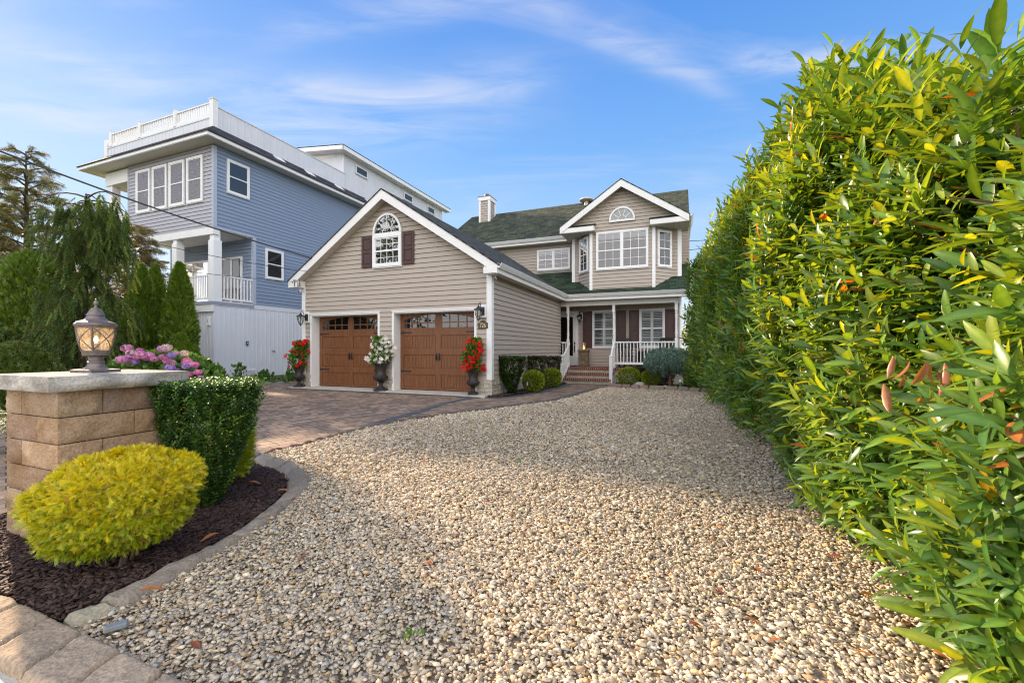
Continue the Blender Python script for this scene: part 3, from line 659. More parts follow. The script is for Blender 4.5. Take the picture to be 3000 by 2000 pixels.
def window(parent, T, s0, s1, h0, h1, cols=3, rows=2, units=1, inside='room', name='window', glass=None, muntin=.015, fw=.055, sash=True, out=0.0, mat=None):
    """double-hung window proud of a wall"""
    m = MB(T); out += .016; o = out
    m.box(s0-.012, s1+.012, .018+o, .05+o, h0-.03, h0); m.box(s0, s0+fw, .018+o, .075+o, h0, h1); m.box(s1-fw, s1, .018+o, .075+o, h0, h1)
    m.box(s0+fw, s1-fw, .018+o, .075+o, h1-fw, h1); m.box(s0+fw, s1-fw, .018+o, .075+o, h0, h0+fw)
    uw = (s1-s0)/units
    for k in range(units):
        a, b = s0+k*uw+(fw if k == 0 else fw*.55), s0+(k+1)*uw-(fw if k == units-1 else fw*.55)
        if k: m.box(s0+k*uw-fw*.55, s0+k*uw+fw*.55, .018+o, .072+o, h0+fw, h1-fw)
        lo, hi, mid = h0+fw, h1-fw, (h0+h1)/2
        if sash:
            m.box(a, b, .03+o, .066+o, mid-.022, mid+.022)
            for x0, x1 in ((a, a+.03), (b-.03, b)): m.box(x0, x1, .032+o, .060+o, lo, hi)
            m.box(a+.03, b-.03, .032+o, .060+o, lo, lo+.03); m.box(a+.03, b-.03, .032+o, .060+o, hi-.03, hi)
        if cols > 1:
            for c in range(1, cols): x = a+(b-a)*c/cols; m.box(x-muntin/2, x+muntin/2, .036+o, .056+o, lo, hi)
        for half in ((lo, mid), (mid, hi)) if sash else ((lo, hi),):
            for r in range(1, rows): z = half[0]+(half[1]-half[0])*r/rows; m.box(a, b, .0365+o, .0555+o, z-muntin/2, z+muntin/2)
    f = m.build(name, mat or WHITE, parent)
    p = MB(T); p.add([(s0+fw, .048+o, h0+fw), (s1-fw, .048+o, h0+fw), (s1-fw, .048+o, h1-fw), (s0+fw, .048+o, h1-fw)], [(0, 1, 2, 3)])
    p.build('pane', glass or (GLASSQ if inside == 'shutters' else GLASS), f)
    bk = MB(T); bk.box(s0+.01, s1-.01, .0185+o, .022+o, h0+.01, h1-.01)
    bk.build('curtain' if inside == 'room' else 'room', {'room': ROOMG, 'dark': DARK, 'blind': ROOMG, 'shutters': DARK}[inside], f)
    if inside == 'blind':
        b = MB(T); b.box(s0+fw, s1-fw, .024+o, .028+o, h1-fw-(h1-h0)*.16, h1-fw); b.build('blind', BLIND, f)
    if inside == 'shutters':
        b = MB(T)
        for a, c in ((s0+fw, (s0+s1)/2-.003), ((s0+s1)/2+.003, s1-fw)):
            for x0, x1 in ((a, a+.05), (c-.05, c)): b.box(x0, x1, .024+o, .034+o, h0+fw, h1-fw)
            for z in (h0+fw, (h0+h1)/2-.04, h1-fw-.08): b.box(a, c, .0245+o, .033+o, z, z+.08)
            z = h0+fw+.12
            while z < h1-fw-.1:
                if abs(z-(h0+h1)/2) > .07:
                    b.add([(a+.05, .024+o, z+.006), (c-.05, .024+o, z+.006), (c-.05, .044+o, z-.010), (a+.05, .044+o, z-.010)], [(0, 1, 2, 3)])
                    b.add([(a+.05, .024+o, z+.012), (c-.05, .024+o, z+.012), (c-.05, .044+o, z-.004), (a+.05, .044+o, z-.004)], [(0, 1, 2, 3)])
                z += .066
        b.build('louvred_shutter', SLAT, f)
    return f
def stonewall(mb, s0, s1, h0, h1, seed=0, out0=.0):
    r = random.Random(seed); h = h0; row = 0
    while h < h1-.01:
        rh = min(r.uniform(.07, .12), h1-h); rh = h1-h if h1-h-rh < .04 else rh
        s = s0
        while s < s1-.005:
            w = min(r.uniform(.12, .34), s1-s); w = s1-s if s1-s-w < .07 else w
            o = r.uniform(.03, .05); g = .004; j = lambda: r.uniform(-.006, .006)
            mb.add([(s, out0, h), (s+w, out0, h), (s+w, out0, h+rh), (s, out0, h+rh), (s+g, o+j(), h+g), (s+w-g, o+j(), h+g), (s+w-g, o+j(), h+rh-g), (s+g, o+j(), h+rh-g)],
                   [(4, 5, 6, 7), (0, 1, 5, 4), (1, 2, 6, 5), (2, 3, 7, 6), (3, 0, 4, 7)])
            s += w
        h += rh; row += 1
def M_veneer():
    m, nt = newmat('cut_stone_veneer'); v = objco(nt)
    vo = N(nt, 'ShaderNodeTexVoronoi', {'Vector': N(nt, 'ShaderNodeMapping', {'Vector': v, 'Scale': (3, 3, 9)}).outputs[0], 'Scale': 1.0})
    c = mixc(nt, .6, ramp(nt, vo.outputs[1], [(0, (.30, .25, .20)), (.5, (.46, .40, .33)), (1, (.58, .53, .46))]), ramp(nt, noise(nt, 6, 6, .65), [(.3, (.22, .18, .14)), (.5, (.5, .44, .36)), (.7, (.62, .57, .50))]))
    finish(nt, c, .88, .2, noise(nt, 35, 6, .65), .9, .012); return m
VENEER = M_veneer()
VENEERW = None
def walllamp(name, loc_uvh, label, out=(0, -1), parent_T=None, sc=1.0, group='carriage lamps on the house', plate=True):
    """downward hanging carriage lantern with a scroll arm; loc = wall point"""
    u, v, h = loc_uvh; x, y = wxy(u, v); rz = -TH
    t = thing(name, (x, y, h), label, 'wall lamp', rz, group)
    if plate:
        m = MB(); m.box(-.095, .095, -.028, 0, -.19, .14); m.build('mounting_block', WHITE, t, bevel=.006)
    m = MB(); m.box(-.055, .055, -.045, -.028, -.13, .07)
    m.tube([(0, -.04, -.06), (0, -.10, -.02), (0, -.15, .08), (0, -.19, .15), (0, -.235, .14), (0, -.245, .09)], .009, 8)
    m.tube([(0, -.15, .08), (.0, -.12, .15), (0, -.16, .185), (0, -.19, .165)], .006, 6)
    m.build('scroll_arm', BLACKM, t)
    c = (0, -.245, 0)
    m = MB(); m.lathe([(.0, .10), (.018, .09), (.012, .07), (.03, .06), (.065, .02), (.115, .0), (.118, -.018), (.105, -.02), (0, -.02)], 8, c)
    m.build('lamp_hood', BLACKM, t)
    m = MB()
    for k in range(8):
        a = 2*PI*k/8; m.tube([(c[0]+.098*math.cos(a), c[1]+.098*math.sin(a), -.02), (c[0]+.085*math.cos(a), c[1]+.085*math.sin(a), -.14), (c[0]+.04*math.cos(a), c[1]+.04*math.sin(a), -.24)], .0055, 5)
    m.lathe([(0, -.235), (.042, -.235), (.038, -.25), (.012, -.265), (.012, -.285), (0, -.30)], 8, c); m.build('lamp_cage', BLACKM, t)
    m = MB(); m.lathe([(.092, -.022), (.080, -.14), (.037, -.235)], 8, c); m.v = m.v; m.f = m.f[:-2]; m.build('lamp_glass', CLEAR, t)
    return t

# ================================================================== the tan house
house = thing('tan_house', (CX, CY, 0), 'tan sided two storey house with gabled double garage, porch and green shingle roof', 'house', -TH)
H = house
Tf = plane_T((0, 0), (1, 0), (0, -1)); Ts = plane_T((0, 0), (0, 1), (1, 0))
gab = lambda h: max(0, (h-2.98)/.673)
w = MB(Tf)
siding(w, [(-6.2, -5.87, .39, 2.17), (-3.39, -2.91, .39, 2.17), (-.41, 0, .39, 2.17), (-6.2, 0, 2.17, 3.0), (lambda h: -6.2+max(0, (h-3.18)/.673), lambda h: 0-max(0, (h-3.18)/.673), 3.0, 5.25)])
w.build('front_wall', TAN, H)
w = MB(Ts); siding(w, [(0, 6.52, .39, 3.02)]); w.build('side_wall', TAN, H)
c = MB(); c.box(-6.2, -5.86, .0, 6.5, 0, 3.0); c.box(-6.2, -.0, 6.4, 6.5, 0, 3); c.box(-3.4, -2.9, 0.002, .5, 0, 2.3); c.box(-.42, -.002, .002, 6.5, -.1, 3.0); c.build('garage_core', TAN, H)
for a, b, sd in ((-6.2, -5.87, 1), (-3.39, -2.91, 2), (-.41, .0, 3)): m = MB(Tf); stonewall(m, a, b, 0, .39, sd); m.build('stone_base', VENEER, H)
m = MB(Ts); stonewall(m, -.04, 6.4, -.12, .39, 5); m.build('stone_base', VENEER, H)
m = MB(); m.box(-.10, .040, -.040, -.0005, .39, 3.0); m.box(.0005, .040, -.0005, .10, .39, 3.0); m.build('corner_board', WHITE, H)
m = MB(); m.box(-6.235, -6.10, -.040, -.0005, .39, 3.0); m.build('corner_board', WHITE, H)
# garage openings
for a, b in ((-5.86, -3.40), (-2.90, -.42)):
    m = MB(); T_ = .022
    m.box(a-.045, a+.02, -.042, 0, .02, 2.185); m.box(b-.02, b+.045, -.042, 0, .02, 2.185); m.box(a-.045, b+.045, -.046, -.0005, 2.13, 2.19)
    m.box(a-.05, b+.05, -.06, -.046, 2.17, 2.20)
    m.box(a, a+.02, .0, .30, .02, 2.13); m.box(b-.02, b, 0, .30, .02, 2.13); m.box(a+.02, b-.02, 0, .30, 2.11, 2.13)
    m.build('garage_door_trim', WHITE, H)
    o = (a+.02, .27); W_ = b-a-.04; T = plane_T(o, (1, 0), (0, -1))
    d = MB(T); d.box(0, W_, -.03, 0, .045, 2.11)
    cx_ = W_/2; cols = ((.11, cx_-.085), (cx_+.085, W_-.11)); sh = .020
    for x0, x1 in ((0, .11), (cx_-.085, cx_+.085), (W_-.11, W_)): d.box(x0, x1, 0, sh, .045, 2.11)
    for x0, x1 in cols:
        for z0, z1 in ((.045, .10), (.455, .625), (.99, 1.17), (1.52, 1.70)): d.box(x0, x1, 0, sh, z0, z1)
        for z0, z1 in ((.10, .455), (.625, .99), (1.17, 1.52)):
            n_ = 11; ww = (x1-x0-.03)/n_
            for k in range(n_): d.box(x0+.015+k*ww+.004, x0+.015+(k+1)*ww-.003, 0, .007, z0+.015, z1-.015)
        # arched top rail above the lights
        arc = [(x0+(x1-x0)*k/12, 1.925+.165*(1-((x0+(x1-x0)*k/12-cx_)/(W_/2-.06))**2)) for k in range(13)]
        for k in range(12): d.prism([arc[k], arc[k+1], (arc[k+1][0], 2.11), (arc[k][0], 2.11)], 0.0, sh, 1)
    dd = d.build('garage_door', WOOD, H, bevel=.003)
    g_ = MB(T); mu = MB(T)
    for x0, x1 in cols:
        g_.add([(x0, .004, 1.70), (x1, .004, 1.70), (x1, .004, 2.10), (x0, .004, 2.10)], [(0, 1, 2, 3)])
        for k in (1, 2, 3): x = x0+(x1-x0)*k/4; mu.box(x-.014, x+.014, .004, .014, 1.70, 2.085)
        mu.box(x0, x1, .0045, .0135, 1.845, 1.872)
        for x in (x0, x1-.025): mu.box(x, x+.025, .004, .015, 1.70, 2.0)
        mu.box(x0+.025, x1-.025, .004, .015, 1.70, 1.725)
    g_.build('door_light', GLASSD, dd); mu.build('light_muntins', WOOD, dd)
    bk = MB(T); 
    for x0, x1 in cols: bk.add([(x0, .0015, 1.7), (x1, .0015, 1.7), (x1, .0015, 2.1), (x0, .0015, 2.1)], [(0, 1, 2, 3)])
    bk.build('garage_inside', DARK, dd)
    for z in (.54, 1.60):
        for x, s in ((.03, 1), (W_-.03, -1)):
            q = MB(T); q.prism([(x, z-.03), (x, z+.03), (x+s*.30, z+.012), (x+s*.30, z-.012)], sh, sh+.008, 1)
            q.lathe([(0, 0), (.024, .0), (.024, .01), (0, .012)], 4); n0 = len(q.v)-16
            for i in range(n0, len(q.v)): pass
            q.v = q.v[:8]; q.f = q.f[:6]
            q.prism([(x+s*.29, z), (x+s*.315, z+.028), (x+s*.345, z), (x+s*.315, z-.028)], sh, sh+.009, 1)
            q.build('strap_hinge', BLACKM, dd)
    for s in (-1, 1):
        q = MB(T); x = cx_+s*.045
        q.box(x-.014, x+.014, sh, sh+.008, .84, 1.03); q.tube([(x, sh+.008, .865), (x, sh+.05, .89), (x, sh+.05, .985), (x, sh+.008, 1.01)], .011, 6)
        q.prism([(x, .825), (x-.02, .85), (x, .875), (x+.02, .85)], sh, sh+.0085, 1); q.prism([(x, .995), (x-.02, 1.02), (x, 1.05), (x+.02, 1.02)], sh, sh+.0085, 1)
        q.build('door_pull', BLACKM, dd)
# garage roof
c0 = -3.09; ev = .3; ze = 3.20; zr = 5.46; sl_ = (zr-ze)/(ev-c0)
r = MB()
r.slab([(ev+.03, -.32, ze-.02), (ev+.03, 6.2, ze-.02), (c0, 6.2+2.9, zr), (c0, -.32, zr)], .03)
r.slab([(2*c0-ev-.03, 9, ze-.02), (2*c0-ev-.03, -.32, ze-.02), (c0, -.32, zr), (c0, 9, zr)], .03)
r.build('garage_roof', ROOFG, H, fix=False)
for s in (1, -1):
    q = MB(); X = lambda x: c0+s*(x-c0)
    q.prism([(X(c0), zr-.02), (X(ev), ze-.02), (X(ev), ze-.25), (X(c0), zr-.28)], -.30, -.275, 1)
    q.box(min(X(ev-.001), X(-.06)), max(X(ev-.001), X(-.06)), -.274, -.004, ze-.225, ze-.03)   # boxed return
    q.box(min(X(ev-.001), X(-.06)), max(X(ev-.001), X(-.06)), -.305, -.3005, ze-.225, ze-.08)
    q.build('rake_board', WHITE2, H)
q = MB()
for s in (1, -1):
    X = lambda x: c0+s*(x-c0); q.slab([(X(ev-.02), -.274, ze-.20), (X(ev-.02), .0, ze-.20), (X(c0), .0, zr-.215), (X(c0), -.274, zr-.215)], .012)
q.build('soffit', SOFFIT, H)
def gutter_run(mb, a, b, out, z):            # k-profile along a straight eave, a,b = (u,v)
    a = Vector(a); b = Vector(b); o = Vector(out)
    prof = [(0, 0), (0, -.115), (.055, -.115), (.075, -.085), (.095, -.055), (.115, -.02), (.125, 0), (.112, 0), (.085, -.05), (.06, -.075), (.012, -.10), (.012, 0)]
    vs = [(p.x+o.x*x, p.y+o.y*x, z+y) for p in (a, b) for x, y in prof]; n = len(prof)
    mb.add(vs, [(i, (i+1) % n, n+(i+1) % n, n+i) for i in range(n)]+[list(range(n))[::-1], [n+i for i in range(n)]])
for a_, b_2, o_, z_ in (((ev+.002, -.305), (ev+.002, 6.2), (1, 0), ze), ((ev+.1, 6.2), (4.66, 6.2), (0, -1), ze), ((-6.4, 7.6), (.12, 7.6), (0, -1), 5.84), ((4.66, 6.2), (4.66, 7.9), (1, 0), 5.83)):
    q = MB(); gutter_run(q, a_, b_2, o_, z_); q.build('gutter', WHITE, H)
q = MB(); q.box(ev-.022, ev, -.27, 6.2, ze-.225, ze-.005); q.box(ev-.022, 4.66, 6.2, 6.222, ze-.225, ze-.005); q.box(-6.4, .12, 7.6, 7.622, 5.63, 5.83); q.build('fascia', WHITE2, H)
q = MB(); q.box(0.02, ev-.023, .0, 6.6, 2.985, 3.0); q.box(.02, 4.6, 6.223, 6.58, 2.985, 3.0); q.build('soffit', SOFFITY, H)
q = MB(); q.box(-6.4, .2, 7.623, 8.0, 5.62, 5.632); q.build('soffit', SOFFIT, H)
q = MB(); q.box(0.0, 4.36, 6.53, 6.68, 2.80, 2.985); q.box(4.26, 4.36, 6.68, 7.6, 2.80, 2.985); q.build('porch_beam', WHITE2, H)
q = MB(); q.box(-1.6, 4.3, 6.6, 7.62, 2.96, 2.972); q.build('porch_ceiling', SOFFITY, H)
# porch floor, steps
q = MB(); q.box(-1.6, 4.34, 6.42, 7.7, -.2, .375); q.box(.38, 2.03, 6.08, 6.42, -.2, .185); q.box(.38, 2.03, 5.72, 6.08, -.2, .0); q.build('porch_core', CONC, H)
q = MB(plane_T((0, 0), (1, 0), (0, -1)))
for i, (vf, h0, h1, a, b) in enumerate(((6.42, -.12, .375, 2.1, 4.38), (6.42, .26, .375, .36, 2.1), (6.08, .07, .185, .36, 2.05), (5.72, -.125, .0, .36, 2.05))):
    T = plane_T((0, vf), (1, 0), (0, -1)); t = MB(T); stonewall(t, a, b, h0, h1, 20+i, -.002); b_ = len(q.v); q.v += t.v; q.f += [[b_+j for j in f] for f in t.f]
t = MB(plane_T((4.38, 6.42), (0, 1), (1, 0))); stonewall(t, -.04, 1.3, -.12, .375, 31); b_ = len(q.v); q.v += t.v; q.f += [[b_+j for j in f] for f in t.f]
q.build('porch_stone_face', VENEER, H)
q = MB()
q.box(.34, 4.42, 6.34, 6.9, .375, .455); q.box(.34, 2.06, 6.0, 6.36, .185, .262); q.box(.34, 2.06, 5.64, 6.02, .0, .075); 
q.box(-1.6, 4.34, 6.9, 7.6, .38, .452)
q.build('brick_steps', BRICK, H)
# porch wall
T8 = plane_T((0, 7.6), (1, 0), (0, -1))
w = MB(T8); siding(w, [(-1.6, 4.36, .45, 2.97)]); w.build('porch_wall', TAN, H)
c = MB(); c.box(-1.7, 4.34, 7.604, 8.0, 0, 3.1); c.box(-1.7, -1.6, 6.5, 7.6, 0, 3.1); c.build('porch_core_wall', TAN, H)
w = MB(plane_T((4.36, 7.6), (0, 1), (1, 0))); siding(w, [(0, 8.0, .0, 5.7)]); w.build('right_wall', TAN, H)
for a, b in ((.665, 1.04), (1.995, 2.37), (2.487, 2.865), (3.817, 4.185)): shutter(H, T8, a, b, 1.19, 2.66, 2)
for a, b in ((1.055, 1.982), (2.878, 3.805)): window(H, T8, a, b, 1.19, 2.70, 2, 2, 1, 'shutters', fw=.045)
q = MB(T8)
q.box(-.62, .475, .0, .06, .455, 2.70)
dr = q.build('front_door', WHITE, H, bevel=.006)
q = MB(T8); q.box(-.48, .40, .06, .085, .48, 2.60); q.box(-.56, -.50, .06, .08, .48, 2.6); q.build('storm_door', WHITE, dr, bevel=.008)
q = MB(T8); q.add([(-.36, .0865, .87), (.262, .0865, .87), (.262, .0865, 2.46), (-.36, .0865, 2.46)], [(0, 1, 2, 3)]); q.build('pane', GLASSD, dr)
q = MB(T8); q.add([(-.36, .0855, .87), (.262, .0855, .87), (.262, .0855, 2.46), (-.36, .0855, 2.46)], [(0, 1, 2, 3)]); q.build('dark_red_door_leaf', SHUT, dr)
q = MB(T8); q.tube([(.335, .09, 1.05), (.335, .14, 1.10), (.335, .145, 1.25), (.335, .09, 1.30)], .014, 8); q.box(.312, .358, .085, .095, 1.33, 1.44); q.box(.315, .355, .085, .093, 1.0, 1.3); q.build('handle', BLACKM, dr)
q = MB(T8); q.box(-.6, .46, .0, .12, .45, .475); q.build('threshold', DARK, dr)
# turned porch posts
prof = [(.052, 0), (.052, .01)]
def turned(z0, z1, u, v):
    m = MB(); sq = .048
    m.box(u-.06, u+.06, v-.06, v+.06, z0, z0+.06)
    zA = z0+1.06; zB = z1-.28
    m.box(u-sq, u+sq, v-sq, v+sq, z0+.06, zA); m.box(u-sq, u+sq, v-sq, v+sq, zB, z1-.04); m.box(u-.062, u+.062, v-.062, v+.062, z1-.04, z1)
    pr = [(.046, 0), (.052, .02), (.036, .05), (.05, .08), (.036, .11), (.046, .14), (.05, .20), (.042, .26)]
    up = [(.034, .55), (.032, .75)]; L = zB-zA
    P = [(r, zA+z) for r, z in pr]+[(.038, zA+.5*L)]+[(r, zB-z) for r, z in pr[::-1]]
    m.lathe(P, 16, (u, v, 0)); return m.build('porch_post', WHITE, H, smooth=True)
PV = 6.6
for u in (.29, 2.04, 4.22): turned(.455, 2.81, u, PV)
def railing(pts, zlo, zhi, nb, name='porch_railing', lift=(0, 0)):
    m = MB(); (u0, v0), (u1, v1) = pts; a = (u0, v0, zhi+lift[0]); b = (u1, v1, zhi+lift[1])
    m.bar(a, b, .06, .05); R = m.build(name, WHITE, H, bevel=.006)
    m = MB(); m.bar((u0, v0, zlo+lift[0]), (u1, v1, zlo+lift[1]), .04, .085); m.build('bottom_rail', WHITE, R)
    for k in range(nb):
        t = (k+.6)/(nb+.2); u, v = u0+(u1-u0)*t, v0+(v1-v0)*t; dz = lift[0]+(lift[1]-lift[0])*t
        m = MB(); m.box(u-.015, u+.015, v-.015, v+.015, zlo+dz, zhi+dz-.02); m.build('baluster', WHITE, R)
    return R
railing(((2.09, PV), (4.17, PV)), .62, 1.40, 17)
railing(((.02, PV), (.24, PV)), .62, 1.40, 2)
railing(((.35, PV-.04), (.31, 5.86)), .60, 1.37, 5, 'stair_railing', (0, -.47)); railing(((2.04, PV-.04), (2.05, 5.86)), .60, 1.37, 5, 'stair_railing', (0, -.47))
for u in (.27, 2.055):
    m = MB(); m.box(u-.052, u+.052, 5.73, 5.834, -.12, .88); m.box(u-.066, u+.066, 5.716, 5.848, .88, .90)
    m.add([(u-.06, 5.722, .90), (u+.06, 5.722, .90), (u+.06, 5.842, .90), (u-.06, 5.842, .90), (u, 5.782, .945)], [(0, 1, 4), (1, 2, 4), (2, 3, 4), (3, 0, 4)]); m.build('newel_post', WHITE, H)
m = MB(); m.tube([(4.33, 6.36, 2.98), (4.36, 6.50, 2.84), (4.36, 6.56, 2.7), (4.36, 6.56, -.02), (4.36, 6.44, -.08)], .036, 4); m.build('downspout', WHITE, H)
# ---- upper storey
TM = plane_T((0, 8.0), (1, 0), (0, -1))
w = MB(TM); siding(w, [(-6.2, .5, 3.6, 5.62)]); w.build('upper_wall', TAN, H)
q = MB(); q.box(-6.2, 4.3, 8.02, 15.5, 3.0, 5.7); q.box(.36, 4.34, 7.17, 8.02, 3.2, 5.6); q.build('upper_core', TAN, H)
window(H, TM, -1.425, .04, 4.53, 5.42, 2, 2, 2, 'blind')
w = MB(plane_T((.36, 7.15), (0, 1), (-1, 0))); siding(w, [(0, .9, 3.7, 5.6)]); w.build('dormer_side_wall', TAN, H)
TB = plane_T((0, 7.15), (1, 0), (0, -1))
w = MB(TB); siding(w, [(.36, .62, 3.7, 5.6), (4.08, 4.36, 3.7, 5.6)]); w.build('upper_wall', TAN, H)
for a_, b_2 in ((.32, .44), (4.26, 4.40)): m = MB(TB); m.box(a_, b_2, .0, .042, 3.8, 5.55); m.build('corner_board', WHITE, H)
TY = plane_T((0, 6.5), (1, 0), (0, -1)); gz = lambda h: max(0, (h-5.73)/.672)
w = MB(TY); siding(w, [(1.20, 3.48, 3.3, 5.60), (lambda h: .30+gz(h), lambda h: 4.42-gz(h), 5.60, 7.10)]); w.build('bay_front_wall', TAN, H)
q = MB(); q.prism([(.3, 5.55), (4.42, 5.55), (2.36, 7.0)], 6.503, 6.6, 1); q.build('gable_core', TAN, H)
for (a, b) in (((.60, 7.15), (1.21, 6.5)), ((3.47, 6.5), (4.10, 7.15))):
    d = Vector(b)-Vector(a); L = d.length; d.normalize(); T = plane_T(a, (d.x, d.y), (d.y, -d.x))
    w = MB(T); siding(w, [(0, L, 3.3, 5.6)]); w.build('bay_angled_wall', TAN, H)
    window(H, T, .13, L-.14, 4.13, 5.44, 2, 2, 1, 'dark', fw=.045)
for u in (1.21, 3.47): m = MB(); m.box(u-.055, u+.055, 6.455, 6.56, 3.3, 5.56); m.build('corner_board', WHITE, H)
window(H, TY, 1.41, 3.285, 4.11, 5.515, 3, 2, 2, 'blind')
# fan light
def fan(T, cu, h0, R0, H0, name='fan_window', inner=ROOMG, spokes=5, glass=None):
    T0 = T; T = (lambda p: T0((p[0], p[1]+.016, p[2]))); m = MB(T); n = 20
    ring = lambda r, hh: [(cu+r*math.cos(PI*k/n), h0+hh*math.sin(PI*k/n)) for k in range(n+1)]
    def arcband(r0, h_0, r1, h_1, o0, o1):
        a, b = ring(r0, h_0), ring(r1, h_1)
        for k in range(n): m.prism([a[k], a[k+1], b[k+1], b[k]], o0, o1, 1)
    arcband(R0, H0, R0-.06, H0-.06, .016, .07); m.box(cu-R0, cu+R0, .016, .07, h0-.05, h0+.015)
    arcband(R0*.34, H0*.34, R0*.34-.016, H0*.34-.016, .03, .055)
    for k in range(1, spokes):
        a = PI*k/spokes; m.bar((0, 0, 0), (0, 0, 0.001), 0.001) if 0 else None
        p0 = (cu+R0*.33*math.cos(a), h0+H0*.33*math.sin(a)); p1 = (cu+(R0-.05)*math.cos(a), h0+(H0-.05)*math.sin(a)); dx, dy = p1[0]-p0[0], p1[1]-p0[1]; L = math.hypot(dx, dy); nx_, ny_ = -dy/L*.009, dx/L*.009
        m.prism([(p0[0]+nx_, p0[1]+ny_), (p1[0]+nx_, p1[1]+ny_), (p1[0]-nx_, p1[1]-ny_), (p0[0]-nx_, p0[1]-ny_)], .03, .054, 1)
    f = m.build(name, WHITE, H)
    g_ = MB(T); g_.add([(x, .048, z) for x, z in ring(R0-.03, H0-.03)], [list(range(n+1))]); g_.build('pane', glass or GLASS, f)
    g_ = MB(T); g_.add([(x, .022, z) for x, z in ring(R0-.02, H0-.02)], [list(range(n+1))]); g_.build('curtain', inner, f)
    return f
fan(TY, 2.355, 5.90, .47, .49, inner=BLIND)
# arched garage window with shutters
fan(Tf, -3.09, 4.315, .475, .545, inner=DARK, spokes=4, glass=GLASSR)
window(H, Tf, -3.565, -2.615, 3.40, 4.27, 4, 2, 1, 'dark', fw=.07, glass=GLASSR)
shutter(H, Tf, -3.965, -3.60, 3.42, 4.29); shutter(H, Tf, -2.585, -2.225, 3.42, 4.29)
# dormer gable roof with rakes and boxed returns
zg = 7.32; zl = 5.80; cu = 2.36; hw = 2.28
r = MB()
r.slab([(cu+hw+.03, 6.12, zl-.02), (cu+hw+.03, 7.6, zl-.02), (cu, 10.2, zg), (cu, 6.12, zg)], .03)
r.slab([(cu-hw-.03, 7.6, zl-.02), (cu-hw-.03, 6.12, zl-.02), (cu, 6.12, zg), (cu, 10.2, zg)], .03)
q = MB()
q.slab([(-6.45, 7.58, 5.815), (4.68, 7.58, 5.815), (4.68, 11.6, 8.50), (-6.45, 11.6, 8.50)], .03)
q.slab([(4.68, 15.6, 5.815), (-6.45, 15.6, 5.815), (-6.45, 11.6, 8.50), (4.68, 11.6, 8.50)], .03)
b_ = len(q.v); k0 = len(q.f); q.v += r.v; q.f += [[b_+i for i in f] for f in r.f]; q.uv.update({k0+k: v for k, v in r.uv.items()})
q.build('main_roof', ROOF, H, fix=False)
q = MB(); yy = 7.55
q.slab([(ev+.1, 6.2, ze), (4.68, 6.2, ze), (4.68, 8.0, ze+1.22), (-1.62, 8.0, ze+1.22)], .03)
q.box(0,0,0,0,0,0) if 0 else None
q.build('porch_roof', ROOFD, H, fix=False)
for s in (1, -1):
    q = MB(); X = lambda x: cu+s*(x-cu); e = cu+hw
    q.prism([(X(cu), zg-.02), (X(e), zl-.02), (X(e), zl-.27), (X(cu), zg-.29)], 6.14, 6.165, 1)
    a, b = sorted((X(e), X(3.36))); q.box(a, b, 6.166, 6.60, zl-.245, zl-.05)
    a, b = sorted((X(e), X(e-.35))); q.box(a, b, 6.60, 7.62, zl-.245, zl-.05); q.build('rake_board', WHITE2, H)
q = MB(); q.prism([(11.6, 8.47), (7.58, 5.79), (7.58, 5.58), (11.6, 8.27)], 4.64, 4.66, 0); q.prism([(11.6, 8.47), (15.6, 5.79), (15.6, 5.58), (11.6, 8.27)], 4.64, 4.66, 0); q.build('rake_board', WHITE2, H)
q = MB(); q.prism([(11.6, 8.47), (7.58, 5.79), (7.58, 5.58), (11.6, 8.27)], -6.44, -6.42, 0); q.build('rake_board', WHITE2, H)
q = MB(); q.prism([(8.0, 5.7), (15.4, 5.7), (11.6, 8.25)], 4.3, 4.36, 0); q.prism([(8.0, 5.7), (15.4, 5.7), (11.6, 8.25)], -6.2, -6.15, 0); q.build('gable_wall', TAN, H)
q = MB()
for s in (1, -1):
    X = lambda x: cu+s*(x-cu); e = cu+hw-.02
    q.slab([(X(e), 6.166, zl-.19), (X(e), 6.5, zl-.19), (X(cu), 6.5, zg-.20), (X(cu), 6.166, zg-.20)], .012)
q.box(cu-hw+.01, 1.4, 6.17, 7.6, 5.538, 5.55); q.box(3.32, cu+hw-.01, 6.17, 7.6, 5.538, 5.55)
q.build('soffit', SOFFIT, H)
q = MB()
for s in (1, -1):
    X = lambda x: cu+s*(x-cu)
    q.slab([(X(3.33), 6.15, zl-.05), (X(cu+hw-.12), 6.15, zl-.05), (X(cu+hw-.12), 6.52, zl+.10), (X(3.33), 6.52, zl+.10)], .02)
q.build('return_roof', ROOFD, H)
# cantilevered box on the right side
w = MB(plane_T((0, 11.0), (1, 0), (0, -1))); siding(w, [(4.38, 4.73, 4.84, 6.5)]); w.build('side_bump_wall', TAN, H)
q = MB(); q.box(4.37, 4.73, 11.003, 12.6, 4.84, 6.5); q.box(4.37, 4.75, 10.99, 12.6, 4.66, 4.84); q.box(4.37, 4.78, 10.9, 12.7, 6.5, 6.62); q.build('side_bump_trim', WHITE2, H)
